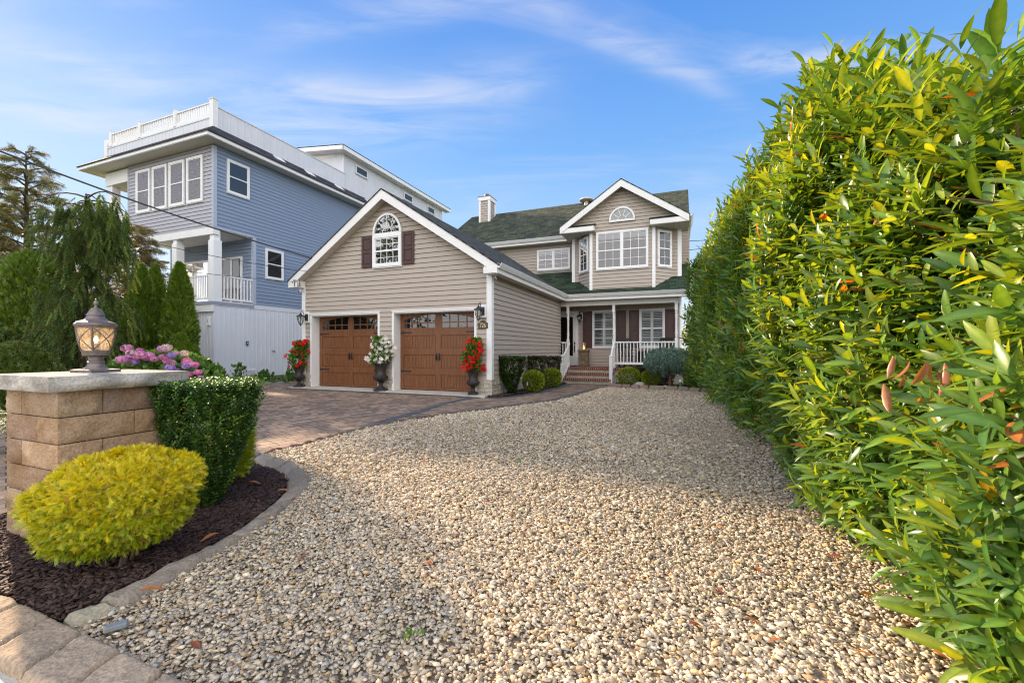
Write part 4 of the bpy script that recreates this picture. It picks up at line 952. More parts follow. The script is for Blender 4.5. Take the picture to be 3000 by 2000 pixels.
# chimney with cap and flue
ch = MB(plane_T((-5.5, 10.6), (1, 0), (0, -1))); siding(ch, [(.0, .57, 7.3, 9.0)]); t = MB(plane_T((-4.93, 10.6), (0, 1), (1, 0))); siding(t, [(0, .7, 7.3, 9.0)])
b_ = len(ch.v); ch.v += t.v; ch.f += [[b_+i for i in f] for f in t.f]; chm = ch.build('chimney', TAN, H)
q = MB(); q.box(-5.52, -5.42, 10.555, 10.60, 7.4, 9.0); q.box(-5.0, -4.89, 10.555, 10.60, 7.4, 9.0); q.box(-4.93, -4.89, 10.60, 10.69, 7.4, 9.0); q.box(-4.93, -4.89, 11.2, 11.3, 7.4, 9.0)
q.box(-5.56, -4.87, 10.54, 11.36, 8.93, 9.13); q.build('chimney_trim', WHITE, chm)
q = MB(); q.box(-5.58, -4.85, 10.52, 11.38, 9.13, 9.15); q.lathe([(0, 9.15), (.12, 9.15), (.12, 9.26), (.135, 9.26), (.135, 9.33), (.10, 9.36), (0, 9.36)], 16, (-5.2, 10.9, 0)); q.build('chimney_cap', M_plain('copper_brown', (.16, .07, .045), .5, .3, 10), chm)
q = MB(); q.lathe([(0, 8.2), (.10, 8.2), (.10, 8.44), (.30, 8.46), (.34, 8.50), (.31, 8.56), (.15, 8.62), (0, 8.63)], 20, (.02, 11.3, 0)); q.build('roof_vent', M_plain('galvanised_vent', (.55, .52, .48), .45, .1, 6), H, smooth=True)
# lamps, number plaque, cameras: things fixed to the house
walllamp('wall_lantern', (-.20, -.03, 2.03+.09), 'black carriage lamp above the number plaque, right of the garage doors')
walllamp('wall_lantern', (-6.02, -.03, 2.03+.09), 'black carriage lamp at the left corner of the garage front')
walllamp('wall_lantern', (.575, 7.57, 2.50), 'black lantern beside the front door under the porch')
pl = MB(); pts = [(-.135, -.09), (.135, -.09), (.135, .05), (.09, .06)]+[(.085*math.cos(a), .055+.06*math.sin(a)) for a in [PI*k/10 for k in range(1, 10)]]+[(-.09, .06), (-.135, .05)]
pl.prism(pts, -.02, 0, 1); x, y = wxy(-.195, -.034)
po = thing('number_plaque', (x, y, 1.75), 'dark bronze house number plaque reading 726 under the carriage lamp', 'house number', -TH); pl.build('plate', PLAQ, po, bevel=.004)
fc_ = D.curves.new('numerals', 'FONT'); fc_.body = '726'; fc_.size = .135; fc_.extrude = .004; fc_.align_x = 'CENTER'; fc_.align_y = 'CENTER'; fc_.offset = .0012; fc_.materials.append(NUM)
fo = D.objects.new('numerals', fc_); COL.objects.link(fo); bpy.context.view_layer.update(); nm_ = D.meshes.new_from_object(fo.evaluated_get(bpy.context.evaluated_depsgraph_get())); D.objects.remove(fo); fo = D.objects.new('numerals', nm_); COL.objects.link(fo); fo.parent = po; fo.location = (0, -.0245, -.015); fo.rotation_euler = (PI/2, 0, 0); fo.scale = (.82, 1.1, 1)
for u, v, h, lab in ((.10, .05, 2.90, 'small white security camera under the right eave of the garage'), (-6.24, -.1, 2.90, 'small white security camera under the left eave of the garage')):
    x, y = wxy(u, v); t = thing('security_camera', (x, y, h), lab, 'camera', -TH, 'security cameras under the garage eaves')
    m = MB(); m.tube([(0, 0, .08), (0, 0, .02)], .022, 10); m.build('mount', WHITE, t); m = MB(); m.tube([(0, .03, .0), (.01, -.05, -.035)], .03, 12); m.build('camera_body', WHITE, t); m = MB(); m.tube([(.01, -.0505, -.0355), (.012, -.056, -.038)], .022, 12); m.build('lens', BLACKM, t)

# ================================================================== the neighbouring blue house
NU, NV = -12.63, 1.55
nxw, nyw = wxy(NU, NV)
nb = thing('blue_house', (nxw, nyw, 0), 'tall blue sided neighbouring house with white roof deck railing and balcony', 'house', -TH)
def NB(): return MB()
# local coordinates: u to the right along the front (negative = left), v back, origin at the front right corner
TS = plane_T((0, 0), (0, 1), (1, 0)); TFn = plane_T((0, 0), (1, 0), (0, -1))
GR = M_plain('grey_front_siding', (.42, .41, .45), .5, .05, 1.2, .2, 90, .4, stretch=(1, 1, 14))
w = MB(TS); siding(w, [(0, 17.2, 5.95, 9.15), (1.66, 17.2, 3.05, 5.95)], step=.15, phase=3.05); w.build('side_wall', BLUE, nb)
w = MB(TFn); siding(w, [(-5.6, 0, 5.95, 9.15), (-6.6, -5.7, 5.3, 5.95)], step=.15, phase=3.05); w.build('front_wall', GR, nb)
w = MB(plane_T((0, 1.66), (1, 0), (0, -1))); siding(w, [(-5.6, 0, 3.05, 5.9)], step=.15, phase=3.05); w.build('balcony_back_wall', BLUE, nb)
q = MB(); q.box(-5.6, -.03, .02, 17.1, 5.98, 9.2); q.box(-5.6, -.03, 1.68, 17.1, .0, 5.98); q.build('core', DARK, nb)
BLTRIM = M_plain('pale_blue_corner_trim', (.42, .46, .55), .5, .04)
q = MB(); q.box(-5.62, -5.54, -.040, -.0005, 5.95, 9.12); q.build('corner_board', BLTRIM, nb); q = MB(); q.box(-.08, .040, 1.62, 1.66, 3.05, 5.92); q.box(.0, .040, 1.66, 1.76, 3.05, 5.92); q.build('corner_board', BLTRIM, nb)
q = MB(); q.box(-.07, .040, -.040, -.0005, 5.95, 9.12); q.box(.0, .040, -.0005, .10, 5.95, 9.12); q.box(.001, .03, .0, 1.66, 5.90, 5.97); q.build('corner_board', BLTRIM, nb)
# white lower storey with vertical ribs
q = MB(); q.box(-3.0, 0, .01, 17, -.05, 2.98)
s = 0.0
while s < 12: q.box(.0, .012, s+.01, s+.05, .05, 2.93); s += .20
s = -.02
while s > -1.1: q.box(s-.05, s-.02, -.002, .01, .05, 2.7); s -= .17
q.box(.0, .02, 0, 17, 2.86, 3.06)
q.build('white_base_wall', M_plain('white_board_wall', (.70, .72, .77), .5, .04, 1.5, .1), nb)
q = MB(); q.box(-6.4, .04, -.12, 1.66, 2.90, 3.02); q.build('balcony_floor', M_plain('balcony_edge', (.30, .33, .40), .5, .05), nb)
q = MB(); q.box(-6.4, .015, -.09, .0, 2.62, 2.90); q.build('balcony_fascia', WHITE, nb)
q = MB(); q.box(-6.4, .0, -.02, .22, 5.66, 5.95); q.box(-5.6, 0, .22, 1.66, 5.88, 5.95); q.box(-6.6, -5.6, -.02, 1.6, 5.2, 5.3); q.build('balcony_beam', WHITE2, nb)
for i, (u, w_) in enumerate(((-.17, .16), (-2.45, .15), (-4.7, .15), (-6.3, .13))):
    m = MB(); m.box(u-w_, u+w_, .0, 2*w_, 3.02, 5.5 if i else 5.45); m.box(u-w_*.72, u+w_*.72, .03, 2*w_-.03, 5.45, 5.95); m.build('balcony_post', WHITE, nb)
m = MB(); m.box(-7.25, -6.95, .05, .35, 6.2, 8.6); m.box(-7.4, -5.6, .0, 1.6, 8.55, 9.12); m.build('balcony_post', WHITE2, nb)
m = MB(); m.box(-7.3, -5.62, .0, .05, 7.1, 7.16)
for k in range(12): m.box(-7.25+k*.135, -7.21+k*.135, .01, .05, 6.1, 7.1)
m.box(-7.3, -5.62, .0, .05, 6.05, 6.1); m.build('upper_balcony_railing', WHITE, nb)
def nrail(a, b, zlo, zhi, step, name, sub=True, w_=.04):
    m = MB(); m.bar((*a, zhi), (*b, zhi), .07, .05); R = m.build(name, WHITE, nb)
    m = MB(); m.bar((*a, zlo), (*b, zlo), .06, .08); m.build('bottom_rail', WHITE, R)
    L = math.hypot(b[0]-a[0], b[1]-a[1]); n = int(L/step)
    for k in range(n):
        t = (k+.5)/n; u, v = a[0]+(b[0]-a[0])*t, a[1]+(b[1]-a[1])*t; m = MB(); m.box(u-w_/2, u+w_/2, v-w_/2, v+w_/2, zlo, zhi-.02); m.build('baluster', WHITE, R)
nrail((-2.3, .10), (-.34, .10), 3.16, 4.08, .13, 'balcony_railing'); nrail((-4.6, .10), (-2.6, .10), 3.16, 4.08, .13, 'balcony_railing'); nrail((-.03, .35), (-.03, 1.62), 3.16, 4.08, .13, 'balcony_railing')
TBk = plane_T((0, 1.66), (1, 0), (0, -1))
for a, b in ((-5.0, -2.75), (-1.95, -.62)):
    window(nb, TBk, a, b, 3.08, 5.15, 1, 1, 2, 'room', name='patio_door', fw=.08, sash=False)
for k in range(4):
    a = -4.93+k*1.13; window(nb, TFn, a, a+.98, 7.0, 8.83, 1, 1, 1, 'room', glass=SCREEN, fw=.09)
window(nb, TS, .48, 1.43, 7.45, 8.80, 1, 1, 1, 'dark', fw=.075); window(nb, TS, 2.18, 3.08, 4.26, 5.58, 1, 1, 1, 'dark', fw=.075)
window(nb, TS, 15.6, 16.4, 7.2, 8.4, 1, 1, 1, 'dark', fw=.075)
# eaves, skirt roof and parapet
q = MB(); q.box(-8.25, .56, -.60, -.575, 9.19, 9.33); q.box(.535, .56, -.575, 17.4, 9.19, 9.33); q.box(-8.25, -8.22, -.575, 6, 9.19, 9.33); q.build('fascia', WHITE, nb)
q = MB(); q.box(-8.2, .53, -.57, 17.3, 9.17, 9.19); q.build('soffit', SOFFW, nb)
q = MB()
q.slab([(-8.28, -.64, 9.34), (.60, -.64, 9.34), (.0, -.02, 9.88), (-7.3, -.02, 9.88)], .03)
q.slab([(.60, -.64, 9.34), (.60, 17.4, 9.34), (.0, 17.4, 9.88), (.0, -.02, 9.88)], .03)
q.slab([(-8.28, 8, 9.34), (-8.28, -.64, 9.34), (-7.3, -.02, 9.88), (-7.3, 8, 9.88)], .03)
q.build('skirt_roof', ROOFN, nb, fix=False)
for v in (2.7, 4.4, 6.3, 8.6):
    m = MB(); m.slab([(.33, v-.22, 9.62), (.33, v+.22, 9.62), (.13, v+.22, 9.80), (.13, v-.22, 9.80)], .03); m.bar((.42, v-.2, 9.55), (.25, v-.2, 9.70), .03); m.bar((.42, v+.2, 9.55), (.25, v+.2, 9.70), .03); m.build('snow_guard', WHITE2, nb)
PW = M_plain('white_parapet_boards', (.66, .67, .70), .5, .05, 1.5, .1)
q = MB(); q.box(-7.25, -.02, -.02, .08, 9.80, 10.22)
s = -.2
while s > -7.2: q.box(s-.022, s, -.032, -.02, 9.80, 10.20); s -= .23
q.box(-7.28, 0, -.04, .0, 10.21, 10.27)
q.box(-.10, .02, .05, 7.0, 9.80, 10.66); s = .3
while s < 6.9: q.box(.02, .034, s, s+.02, 9.8, 10.64); s += .30
q.box(-.12, .045, .05, 7.0, 10.66, 10.70)
q.build('parapet', PW, nb)
q = MB(); us = (-7.2, -4.75, -2.35)
q.bar((-6.9, .02, 10.83), (-.12, .02, 10.83), .08, .05); RD = q.build('roof_deck_railing', WHITE2, nb)
for u in (-6.9, -4.75, -2.35): m = MB(); m.box(u-.08, u+.08, -.06, .10, 10.27, 10.95); m.box(u-.09, u+.09, -.07, .11, 10.95, 10.97); m.build('railing_post', WHITE2, RD)
m = MB(); m.box(-.17, .05, -.06, .14, 9.85, 10.93); m.box(-.19, .07, -.08, .16, 10.93, 10.96); m.build('railing_post', WHITE2, RD)
m = MB(); m.box(-7.35, -7.15, -.06, .12, 9.8, 10.62); m.build('railing_post', WHITE2, RD)
m = MB(); m.bar((-6.9, .02, 10.36), (-.12, .02, 10.36), .05, .16); m.build('bottom_rail', WHITE2, RD)
k = 0
for a, b in ((-6.82, -4.83), (-4.67, -2.43), (-2.27, -.19)):
    n_ = 15
    for i in range(n_): u = a+(b-a)*(i+.5)/n_; m = MB(); m.box(u-.024, u+.024, .0, .04, 10.42, 10.80); m.build('baluster', WHITE2, RD)
# upper roof box with little windows
q = MB(); q.box(-5.0, 0, 6.88, 17.1, 9.8, 11.70); s = 6.9
while s < 17: q.box(.0, .013, s, s+.02, 9.85, 11.58); s += .19
s = -.15
while s > -5: q.box(s-.018, s, 6.868, 6.88, 10.2, 11.75); s -= .19
q.build('roof_room_wall', PW, nb)
q = MB(); q.slab([(.42, 6.40, 11.98), (.42, 17.7, 11.98), (-5.4, 17.7, 12.65), (-5.4, 6.40, 12.65)], .05); q.build('roof_room_roof', ROOFN, nb, fix=False)
q = MB(); q.box(.36, .42, 6.40, 17.7, 11.72, 11.93); q.prism([(.42, 11.93), (.42, 11.72), (-5.4, 12.36), (-5.4, 12.6)], 6.40, 6.46, 1); q.box(0, .36, 6.46, 17.6, 11.70, 11.72); q.prism([(.4, 11.71), (.4, 11.73), (-5.4, 12.39), (-5.4, 12.36)], 6.46, 6.88, 1); q.box(-5.0, 0, 6.89, 6.95, 11.7, 12.2); q.build('roof_room_fascia', WHITE, nb)
for v in (7.75, 12.2, 15.0): window(nb, TS, v, v+.95, 11.02, 11.46, 1, 1, 1, 'dark', fw=.05, sash=False)
# things on the lower walls
q = MB(TFn); q.box(-1.9, -1.05, .02, .04, .0, 2.42); dn = q.build('side_door', M_plain('brown_door', (.11, .055, .03), .5, .2), nb)
q = MB(TFn); q.box(-1.05, -.93, .02, .06, .0, 2.5); q.box(-2.0, -.93, .02, .061, 2.42, 2.54); q.build('door_frame', WHITE, nb)
def wallbox(name, u, v, h, w_, hh, label, cat, mat, onside=True):
    x, y = wxy(NU+u, NV+v); t = thing(name, (x, y, h), label, cat, -TH)
    m = MB(); m.box(0, .06, -w_/2, w_/2, -hh/2, hh/2) if onside else m.box(-w_/2, w_/2, -.07, 0, -hh/2, hh/2); m.build('cover', mat, t, bevel=.008)
    m = MB(); m.box(.06, .072, -w_/5, w_/5, -hh/5, hh/6) if onside else m.box(-w_/6, w_/6, -.08, -.07, -hh/5, hh/5); m.build('hatch', BOXG, t); return t
wallbox('meter_box', .012, 4.35, 2.15, .30, .38, 'small grey meter box on the white wall left of the garage', 'meter box', WHITE)
wallbox('junction_box', -.25, -.0, 2.25, .16, .34, 'white junction box with loose wires on the neighbour\'s front corner', 'junction box', WHITE, False)
wallbox('outlet_cover', .012, 1.35, 1.40, .10, .17, 'tiny blue outlet cover on the neighbour\'s white wall', 'outlet', M_plain('blue_plastic', (.04, .09, .22), .5))
x, y = wxy(NU+.02, NV+2.55); t = thing('hose_tap', (x, y, 1.06), 'small brown hose tap sticking out of the white wall', 'tap', -TH); m = MB(); m.tube([(0, 0, 0), (.12, 0, 0)], .02, 8); m.tube([(.12, 0, 0), (.16, 0, -.06)], .018, 8); m.build('spout', M_plain('brass', (.2, .1, .05), .4, .2), t); m = MB(); m.lathe([(0, 0), (.04, 0), (.04, .012), (0, .012)], 10, (.06, 0, .03)); m.build('handle', BOXG, t)
x, y = wxy(NU+.014, NV+1.45); t = thing('foundation_vent', (x, y, .14), 'white framed vent low on the neighbour\'s wall', 'vent', -TH); m = MB(); m.box(0, .03, -.32, .32, -.12, .14); m.build('vent_frame', WHITE, t); m = MB()
for k in range(5): m.box(.03, .036, -.28, .28, -.09+k*.042, -.065+k*.042)
m.build('louvres', BOXG, t)
m = MB(); x, y = wxy(NU-.26, NV-.1)
for k in range(3): m.tube([(x+.02*k, y, 2.12-.02*k), (x-.08-.03*k, y-.05, 1.98-.05*k), (x-.02+.03*k, y-.06, 1.85-.06*k), (x+.07, y-.05, 1.92-.10*k), (x+.05, y-.05, 1.70-.1*k)], .006, 5)
tag(m.build('loose_wire', WIREM), 'tangle of white wires hanging below the junction box', 'wire')

# ================================================================== vegetation
def superform(n, c, rx, ry, z0, z1, prof, ex=1.0, depth=.1, rz=0., topfrac=.0):
    """points on the skin of a clipped shrub: prof(t) = radius factor at height fraction t; some on the flat top"""
    t = rnd(n)**.9; a = rnd(n, 0, 2*PI); ca, sa = np.cos(a), np.sin(a)
    k = (np.abs(ca)**(2/ex)+np.abs(sa)**(2/ex))**(-ex/2)
    r = np.array([prof(v) for v in t]); top = rnd(n) < topfrac
    q = np.sqrt(rnd(n)); r = np.where(top, np.array([prof(1.0)]*n)*q, r); t = np.where(top, 1.0, t)
    dep = 1-depth*rnd(n)**1.6
    x, y = ca*k*r*rx, sa*k*r*ry
    e = .02; dr = (np.array([prof(min(1, v+e)) for v in t])-np.array([prof(max(0, v-e)) for v in t]))/(2*e)
    nx_, ny_, nz = ca*k/rx, sa*k/ry, -dr/(z1-z0)
    nz = np.where(top, 4.0/rx, nz); Nn = nrm(np.stack([nx_, ny_, nz], 1))
    P = np.stack([x*dep, y*dep, z0+(z1-z0)*t*np.where(top, 1-.25*depth*rnd(n), 1)], 1)
    cr, sr = math.cos(rz), math.sin(rz); Rz = np.array([[cr, -sr, 0], [sr, cr, 0], [0, 0, 1]])
    return P@Rz.T+np.array(c), Nn@Rz.T
def foliage(name, P, Nn, tmpl, size, mat, cols, parent=None, up=.5, out=.8, jit=.6, smooth=False, flat=False, svar=.35):
    n = len(P); d = nrm(Nn*out+np.array([0, 0, up])+rvec(n)*jit)
    zh = rvec(n)+Nn*.8 if not flat else Nn+rvec(n)*.4
    cols = np.array(cols); w = RNG.dirichlet(np.ones(len(cols))*.7, n); c = w@cols*rnd((n, 1), .75, 1.2)
    return inst(name, tmpl, P, frames(d, zh), size*rnd(n, 1-svar, 1+svar), mat, c, parent, smooth)
def stems(parent, c, n, r0, h, spread, rr=.012, mat=BARK, name='stem'):
    m = MB()
    for i in range(n):
        a = 2*PI*i/n+random.random(); q = random.uniform(.3, 1)*spread
        m.tube([(c[0]+r0*math.cos(a), c[1]+r0*math.sin(a), c[2]-.03), (c[0]+q*.5*math.cos(a+.3), c[1]+q*.5*math.sin(a+.3), c[2]+h*.5), (c[0]+q*math.cos(a), c[1]+q*math.sin(a), c[2]+h)], [rr, rr*.7, rr*.35], 6)
    return m.build(name, mat, parent)
GOLD = [(.62, .50, .015), (.42, .44, .015), (.22, .33, .012), (.70, .58, .05), (.12, .22, .01)]

# ---- golden thuja beside the pillar
c = (-2.055, 2.22)
t = thing('golden_thuja', (c[0], c[1], 0), 'large yellow clipped thuja mound in front of the stone pillar', 'shrub')
FEATHER = spray(13, .34, .022, .5, .22)
pr = lambda v: (max(0, 1-abs(2*min(1, v)-.92)**4.2 if v > .46 else 1-(abs(2*v-.92))**2.8))**.5*(.93 if v < .5 else 1)
n = 42000
P, Nn = superform(n, (0, 0, 0), .335, .245, .13, .59, pr, .86, .22, math.radians(20), .0)
P[:, 2] += np.clip(P[:, 0]*.09, -.1, .1); P *= (1+.035*np.sin(P[:, :1]*19+1)*np.sin(P[:, 1:2]*17)+.03*np.sin(P[:, 2:3]*26+P[:, :1]*9))
w_ = nrm(Nn)
n_ = len(P); d = nrm(Nn*.42+np.array([0, 0, .30])+rvec(n_)*.80)
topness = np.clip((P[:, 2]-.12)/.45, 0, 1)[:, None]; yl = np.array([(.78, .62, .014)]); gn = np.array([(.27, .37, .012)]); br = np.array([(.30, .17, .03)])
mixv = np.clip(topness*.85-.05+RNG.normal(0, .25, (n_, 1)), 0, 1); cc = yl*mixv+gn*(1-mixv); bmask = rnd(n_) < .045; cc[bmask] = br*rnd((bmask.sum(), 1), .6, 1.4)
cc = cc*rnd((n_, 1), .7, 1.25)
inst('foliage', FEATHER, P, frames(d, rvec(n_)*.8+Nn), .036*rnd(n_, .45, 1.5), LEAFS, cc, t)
stems(t, (0, 0, 0), 7, .03, .3, .25, .010)
# inner twiggy greenery
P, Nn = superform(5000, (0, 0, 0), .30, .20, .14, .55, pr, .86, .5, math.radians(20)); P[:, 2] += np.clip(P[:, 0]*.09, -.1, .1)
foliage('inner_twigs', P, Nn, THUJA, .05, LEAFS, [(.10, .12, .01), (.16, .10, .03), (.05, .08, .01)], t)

def boxwood(name, x, y, label, rx, ry, z1, size, n, nshoot, ratio, cols, rz=-TH, group=None, z0=.02, stemn=9, tw=.9, ex=.8, gr=.0, depth=.35, sh=.12, top=.22):
    """vase shaped clipped shrub built from upright leafy shoots"""
    z = gh(x, y); t = thing(name, (x, y, z), label, 'shrub', 0, group)
    pr = lambda v: ratio+(1-ratio)*min(1, v/tw)**.8
    Ps, Ns = superform(nshoot, (0, 0, 0), rx, ry, z0, z1-sh*.5, pr, ex, depth, rz, top)
    lob = 1+.10*np.sin(Ps[:, 0]*22/rx*.4+1)*np.cos(Ps[:, 1]*15/rx*.4); Ps[:, 0] *= lob; Ps[:, 1] *= lob
    k = n//nshoot; tt = np.tile(np.linspace(0, 1, k), nshoot); sid = np.repeat(np.arange(nshoot), k)
    ax = nrm(Ns*.35+np.array([0, 0, 1.0])+rvec(nshoot)*.22); L = sh*rnd(nshoot, .6, 1.4)
    hi = Ps[:, 2]+ax[:, 2]*L > z1+gr; L = np.where(hi, np.maximum(.02, (z1+rnd(nshoot, -.01, .02)-Ps[:, 2])/ax[:, 2]), L)
    C0 = Ps[sid]+ax[sid]*(L[sid]*tt)[:, None]
    a = np.tile(np.arange(k)*2.4, nshoot)+sid; e1 = nrm(np.cross(ax, rvec(nshoot)))[sid]; e2 = np.cross(ax[sid], e1)
    rad = e1*np.cos(a)[:, None]+e2*np.sin(a)[:, None]
    d = nrm(rad*.9+ax[sid]*.7+rvec(len(a))*.3)
    cols = np.array(cols); ci = RNG.integers(0, len(cols), nshoot)[sid]; cc = cols[ci]*rnd((len(a), 1), .65, 1.3)
    new = (tt > .8) & (rnd(len(a)) < .5); cc[new] *= np.array([1.7, 1.5, 1.0])
    odd = rnd(len(a)) < .006; cc[odd] = (.5, .3, .02)
    inst('foliage', OVAL, C0+rad*.004, frames(d, ax[sid]+rad*-.2), size*rnd(len(a), .6, 1.3), LEAFS, cc, t)
    stems(t, (0, 0, 0), stemn, .05*rx/.4, z1*.8, rx*.6, .009*rx/.35)
    return t
DG = [(.048, .115, .022), (.07, .155, .026), (.033, .085, .018), (.10, .18, .028), (.055, .13, .03)]
boxwood('japanese_holly', -2.20, 3.05, 'dark green flared holly shrub between the stone pillar and the gravel', .335, .25, .915, .021, 46000, 2600, .18, DG, math.radians(10), top=.28)
# small golden shrub behind it
x, y = -2.42, 3.62; t = thing('golden_thuja', (x, y, 0), 'small yellow green shrub peeking out behind the dark holly', 'shrub')
P, Nn = superform(3500, (0, 0, 0), .17, .17, .08, .55, pr, 1, .3); foliage('foliage', P, Nn, THUJA, .055, LEAFS, [(.30, .38, .01), (.42, .42, .012), (.16, .28, .01)], t); stems(t, (0, 0, 0), 5, .02, .3, .1)

# ---- shrubs at the garage side and in front of the porch
def ball(x, y, r, h, label, cols, group, n=5000, size=.035):
    z = gh(x, y); t = thing('round_shrub', (x, y, z), label, 'shrub', 0, group)
    P, Nn = superform(n, (0, 0, 0), r, r*.9, .03, h, lambda v: (max(0, 1-abs(2*v-1)**2.6))**.5, .9, .18)
    foliage('foliage', P, Nn, FAN, size, LEAFS, cols, t, .3, .8, .7)
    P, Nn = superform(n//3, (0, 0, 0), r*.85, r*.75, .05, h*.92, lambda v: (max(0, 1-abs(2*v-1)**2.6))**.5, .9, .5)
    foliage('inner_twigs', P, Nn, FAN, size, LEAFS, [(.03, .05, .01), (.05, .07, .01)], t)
    stems(t, (0, 0, 0), 5, .03, h*.5, r*.5, .01)
YG = [(.30, .38, .012), (.20, .30, .01), (.36, .40, .015), (.10, .17, .008)]
DK = [(.022, .055, .012), (.032, .075, .014), (.05, .10, .015), (.05, .045, .02)]
DKB = [(.05, .045, .022), (.03, .055, .014), (.08, .045, .025), (.04, .065, .015)]
for (u, v, rx, z1, lab, cl, n_) in ((.30, .62, .34, .985, 'broad dark green flared shrub nearest the garage corner', DK, 14000), (.34, 2.55, .27, .99, 'narrow brownish flared shrub midway along the garage side wall', DKB, 8000), (.36, 4.35, .24, .98, 'thin dark flared shrub by the stair railing', DKB, 6000)):
    x, y = wxy(u, v); boxwood('upright_shrub', x, y, lab, rx, rx*.8, z1, .034, n_, n_//14, .22, cl, group='shrubs along the garage side', stemn=6)
for u, v, r, h, lab, g_ in ((.55, 1.65, .30, .60, 'round yellow green shrub between the two flared shrubs', 'shrubs along the garage side'), (.52, 3.55, .31, .60, 'round yellow green shrub left of the brick steps', 'shrubs along the garage side'),
                        (2.72, 5.35, .36, .63, 'larger round yellow green shrub right of the brick steps', 'shrubs in the porch bed'), (3.42, 5.4, .29, .55, 'smaller round yellow green shrub in the middle of the porch bed', 'shrubs in the porch bed')):
    x, y = wxy(u, v); ball(x, y, r, h, lab, YG, g_)
for u, v, rx, z1, lab in ((3.10, 6.0, .26, .62, 'dark bush behind the two round shrubs'), (3.85, 5.75, .36, .60, 'dark bush under the blue spruce by the porch')):
    x, y = wxy(u, v); boxwood('dark_bush', x, y, lab, rx, .25, z1, .036, 5000, 400, .6, DKB, group='shrubs in the porch bed', stemn=6, depth=.5)
# grafted blue spruce
x, y = wxy(4.02, 5.30); t = thing('blue_spruce_standard', (x, y, gh(x, y)), 'flat topped blue spruce on a single thin trunk beside the downspout', 'tree')
m = MB(); m.tube([(0, 0, 0), (.02, 0, .25), (.0, .0, .55), (-.02, 0, .75)], [.04, .034, .03, .028], 8)
for k in range(12): a = k*.52; m.tube([(0, 0, .6), (.3*math.cos(a), .3*math.sin(a), .68), (.6*math.cos(a), .5*math.sin(a), .72)], [.02, .012, .006], 5)
m.build('trunk', M_plain('orange_brown_bark', (.22, .12, .07), .9, .3, 15), t)
P, Nn = superform(6500, (0, 0, 0), .78, .55, .53, 1.17, lambda v: (max(0, 1-abs(2*v-.9)**2.2 if v < .45 else 1-((v-.45)/.55)**2.4))**.5*(1+.0*v), 1, .3)
P[:, 2] += .08*np.sin(P[:, 0]*11+2*np.sin(P[:, 1]*7))*np.cos(P[:, 1]*9)+.05*np.sin(P[:, 0]*27+P[:, 2]*20)
foliage('foliage', P, Nn, SPRIG, .085, NEEDLE, [(.24, .36, .32), (.17, .28, .24), (.33, .46, .41), (.10, .17, .13)], t, .35, .9, .6)

FINGER = needles(30, .17, .045)
# ---- conifers
def conifer(name, x, y, label, H_, rad, droop, nb, per, tmpl, size, cols, lean=0., hang=.3, strand=0, group=None, zs=.05, mat=NEEDLE, extra=(), flat=.0, cat='tree', rise=.1, seedk=0, trunk=.10, rotk=2.4):
    t = thing(name, (x, y, 0), label, cat, 0, group); m = MB(); P = []; Dr = []
    tr = [(lean*(h**1.5), .03*math.sin(h*3), h*H_) for h in np.linspace(0, 1, 9)]
    m.tube(tr, [trunk*(1-.93*i/8) for i in range(9)], 8)
    br = [(zs+(1-zs)*((k+.5)/nb)**.9, rotk*k+random.uniform(-.3, .3), None) for k in range(nb)]+list(extra)
    for h, a, L in br:
        L = L or rad(h)*random.uniform(.75, 1.12)
        o = Vector((lean*(h**1.5), 0, h*H_)); d = Vector((math.cos(a), math.sin(a), 0)); pts = []
        for s in np.linspace(0, 1, 7):
            pts.append(o+d*(L*s)+Vector((0, 0, L*(rise*math.sin(s*PI*.6)-droop*s**2.0))))
        m.tube(pts, [trunk*.19*(1-.85*s) for s in np.linspace(0, 1, 7)], 5, cap=False)
        k = max(6, int(per*L/max(.3, rad(.4))))
        if strand: k = max(3, k//strand)
        s = rnd(k, .12, 1.0)**.8; i0 = np.minimum((s*6).astype(int), 5); fr = s*6-i0; A = np.array([tuple(p) for p in pts])
        c = A[i0]*(1-fr)[:, None]+A[i0+1]*fr[:, None]; dd = nrm(A[i0+1]-A[i0])
        side = np.cross(dd, (0, 0, 1)); wv = (RNG.uniform(-1, 1, k)*(.06+(.18 if strand else .30)*L)*(1-s*.75))
        hv = rnd(k)**1.3*hang*L*(.5+.5*s); hv = np.minimum(hv, np.maximum(0, c[:, 2]-.1))
        c = c+side*wv[:, None]+np.array([0, 0, -1.])*hv[:, None]
        if strand:
            q_ = strand; c = np.repeat(c, q_, 0); dd = np.repeat(dd, q_, 0); side = np.repeat(side, q_, 0); wv = np.repeat(wv, q_)*np.tile(np.where(np.arange(q_) % 2, 1, -1), k)
            ln_ = np.repeat(hang*L*rnd(k, .35, 1.1), q_); f_ = np.tile(np.linspace(0, 1, q_), k); c = c+np.array([0, 0, -1.])*(ln_*f_)[:, None]+rvec(len(c))*.02; s = np.repeat(s, q_)
            P.append(c); Dr.append(nrm(side*(np.sign(wv)*.28)[:, None]+dd*.38+np.array([0, 0, -1.])*.8+rvec(len(c))*.2)); continue
        P.append(c); Dr.append(nrm(dd*.6+side*(np.sign(wv)*.5)[:, None]+np.array([0, 0, -1.])*(.2+hang*1.3)+rvec(k)*.45))
    P = np.concatenate(P); Dr = np.concatenate(Dr); k = P[:, 2] > .03; P, Dr = P[k], Dr[k]; n = len(P)
    cols_ = np.array(cols); cc = cols_[RNG.integers(0, len(cols_), n)]*rnd((n, 1), .6, 1.35)
    m.build('trunk', BARK, t)
    inst('crown', tmpl, P, frames(Dr, rvec(n)), size*rnd(n, .6, 1.3), mat, cc, t); return t
SP = [(.14, .21, .07), (.10, .165, .055), (.20, .285, .09), (.15, .19, .05)]
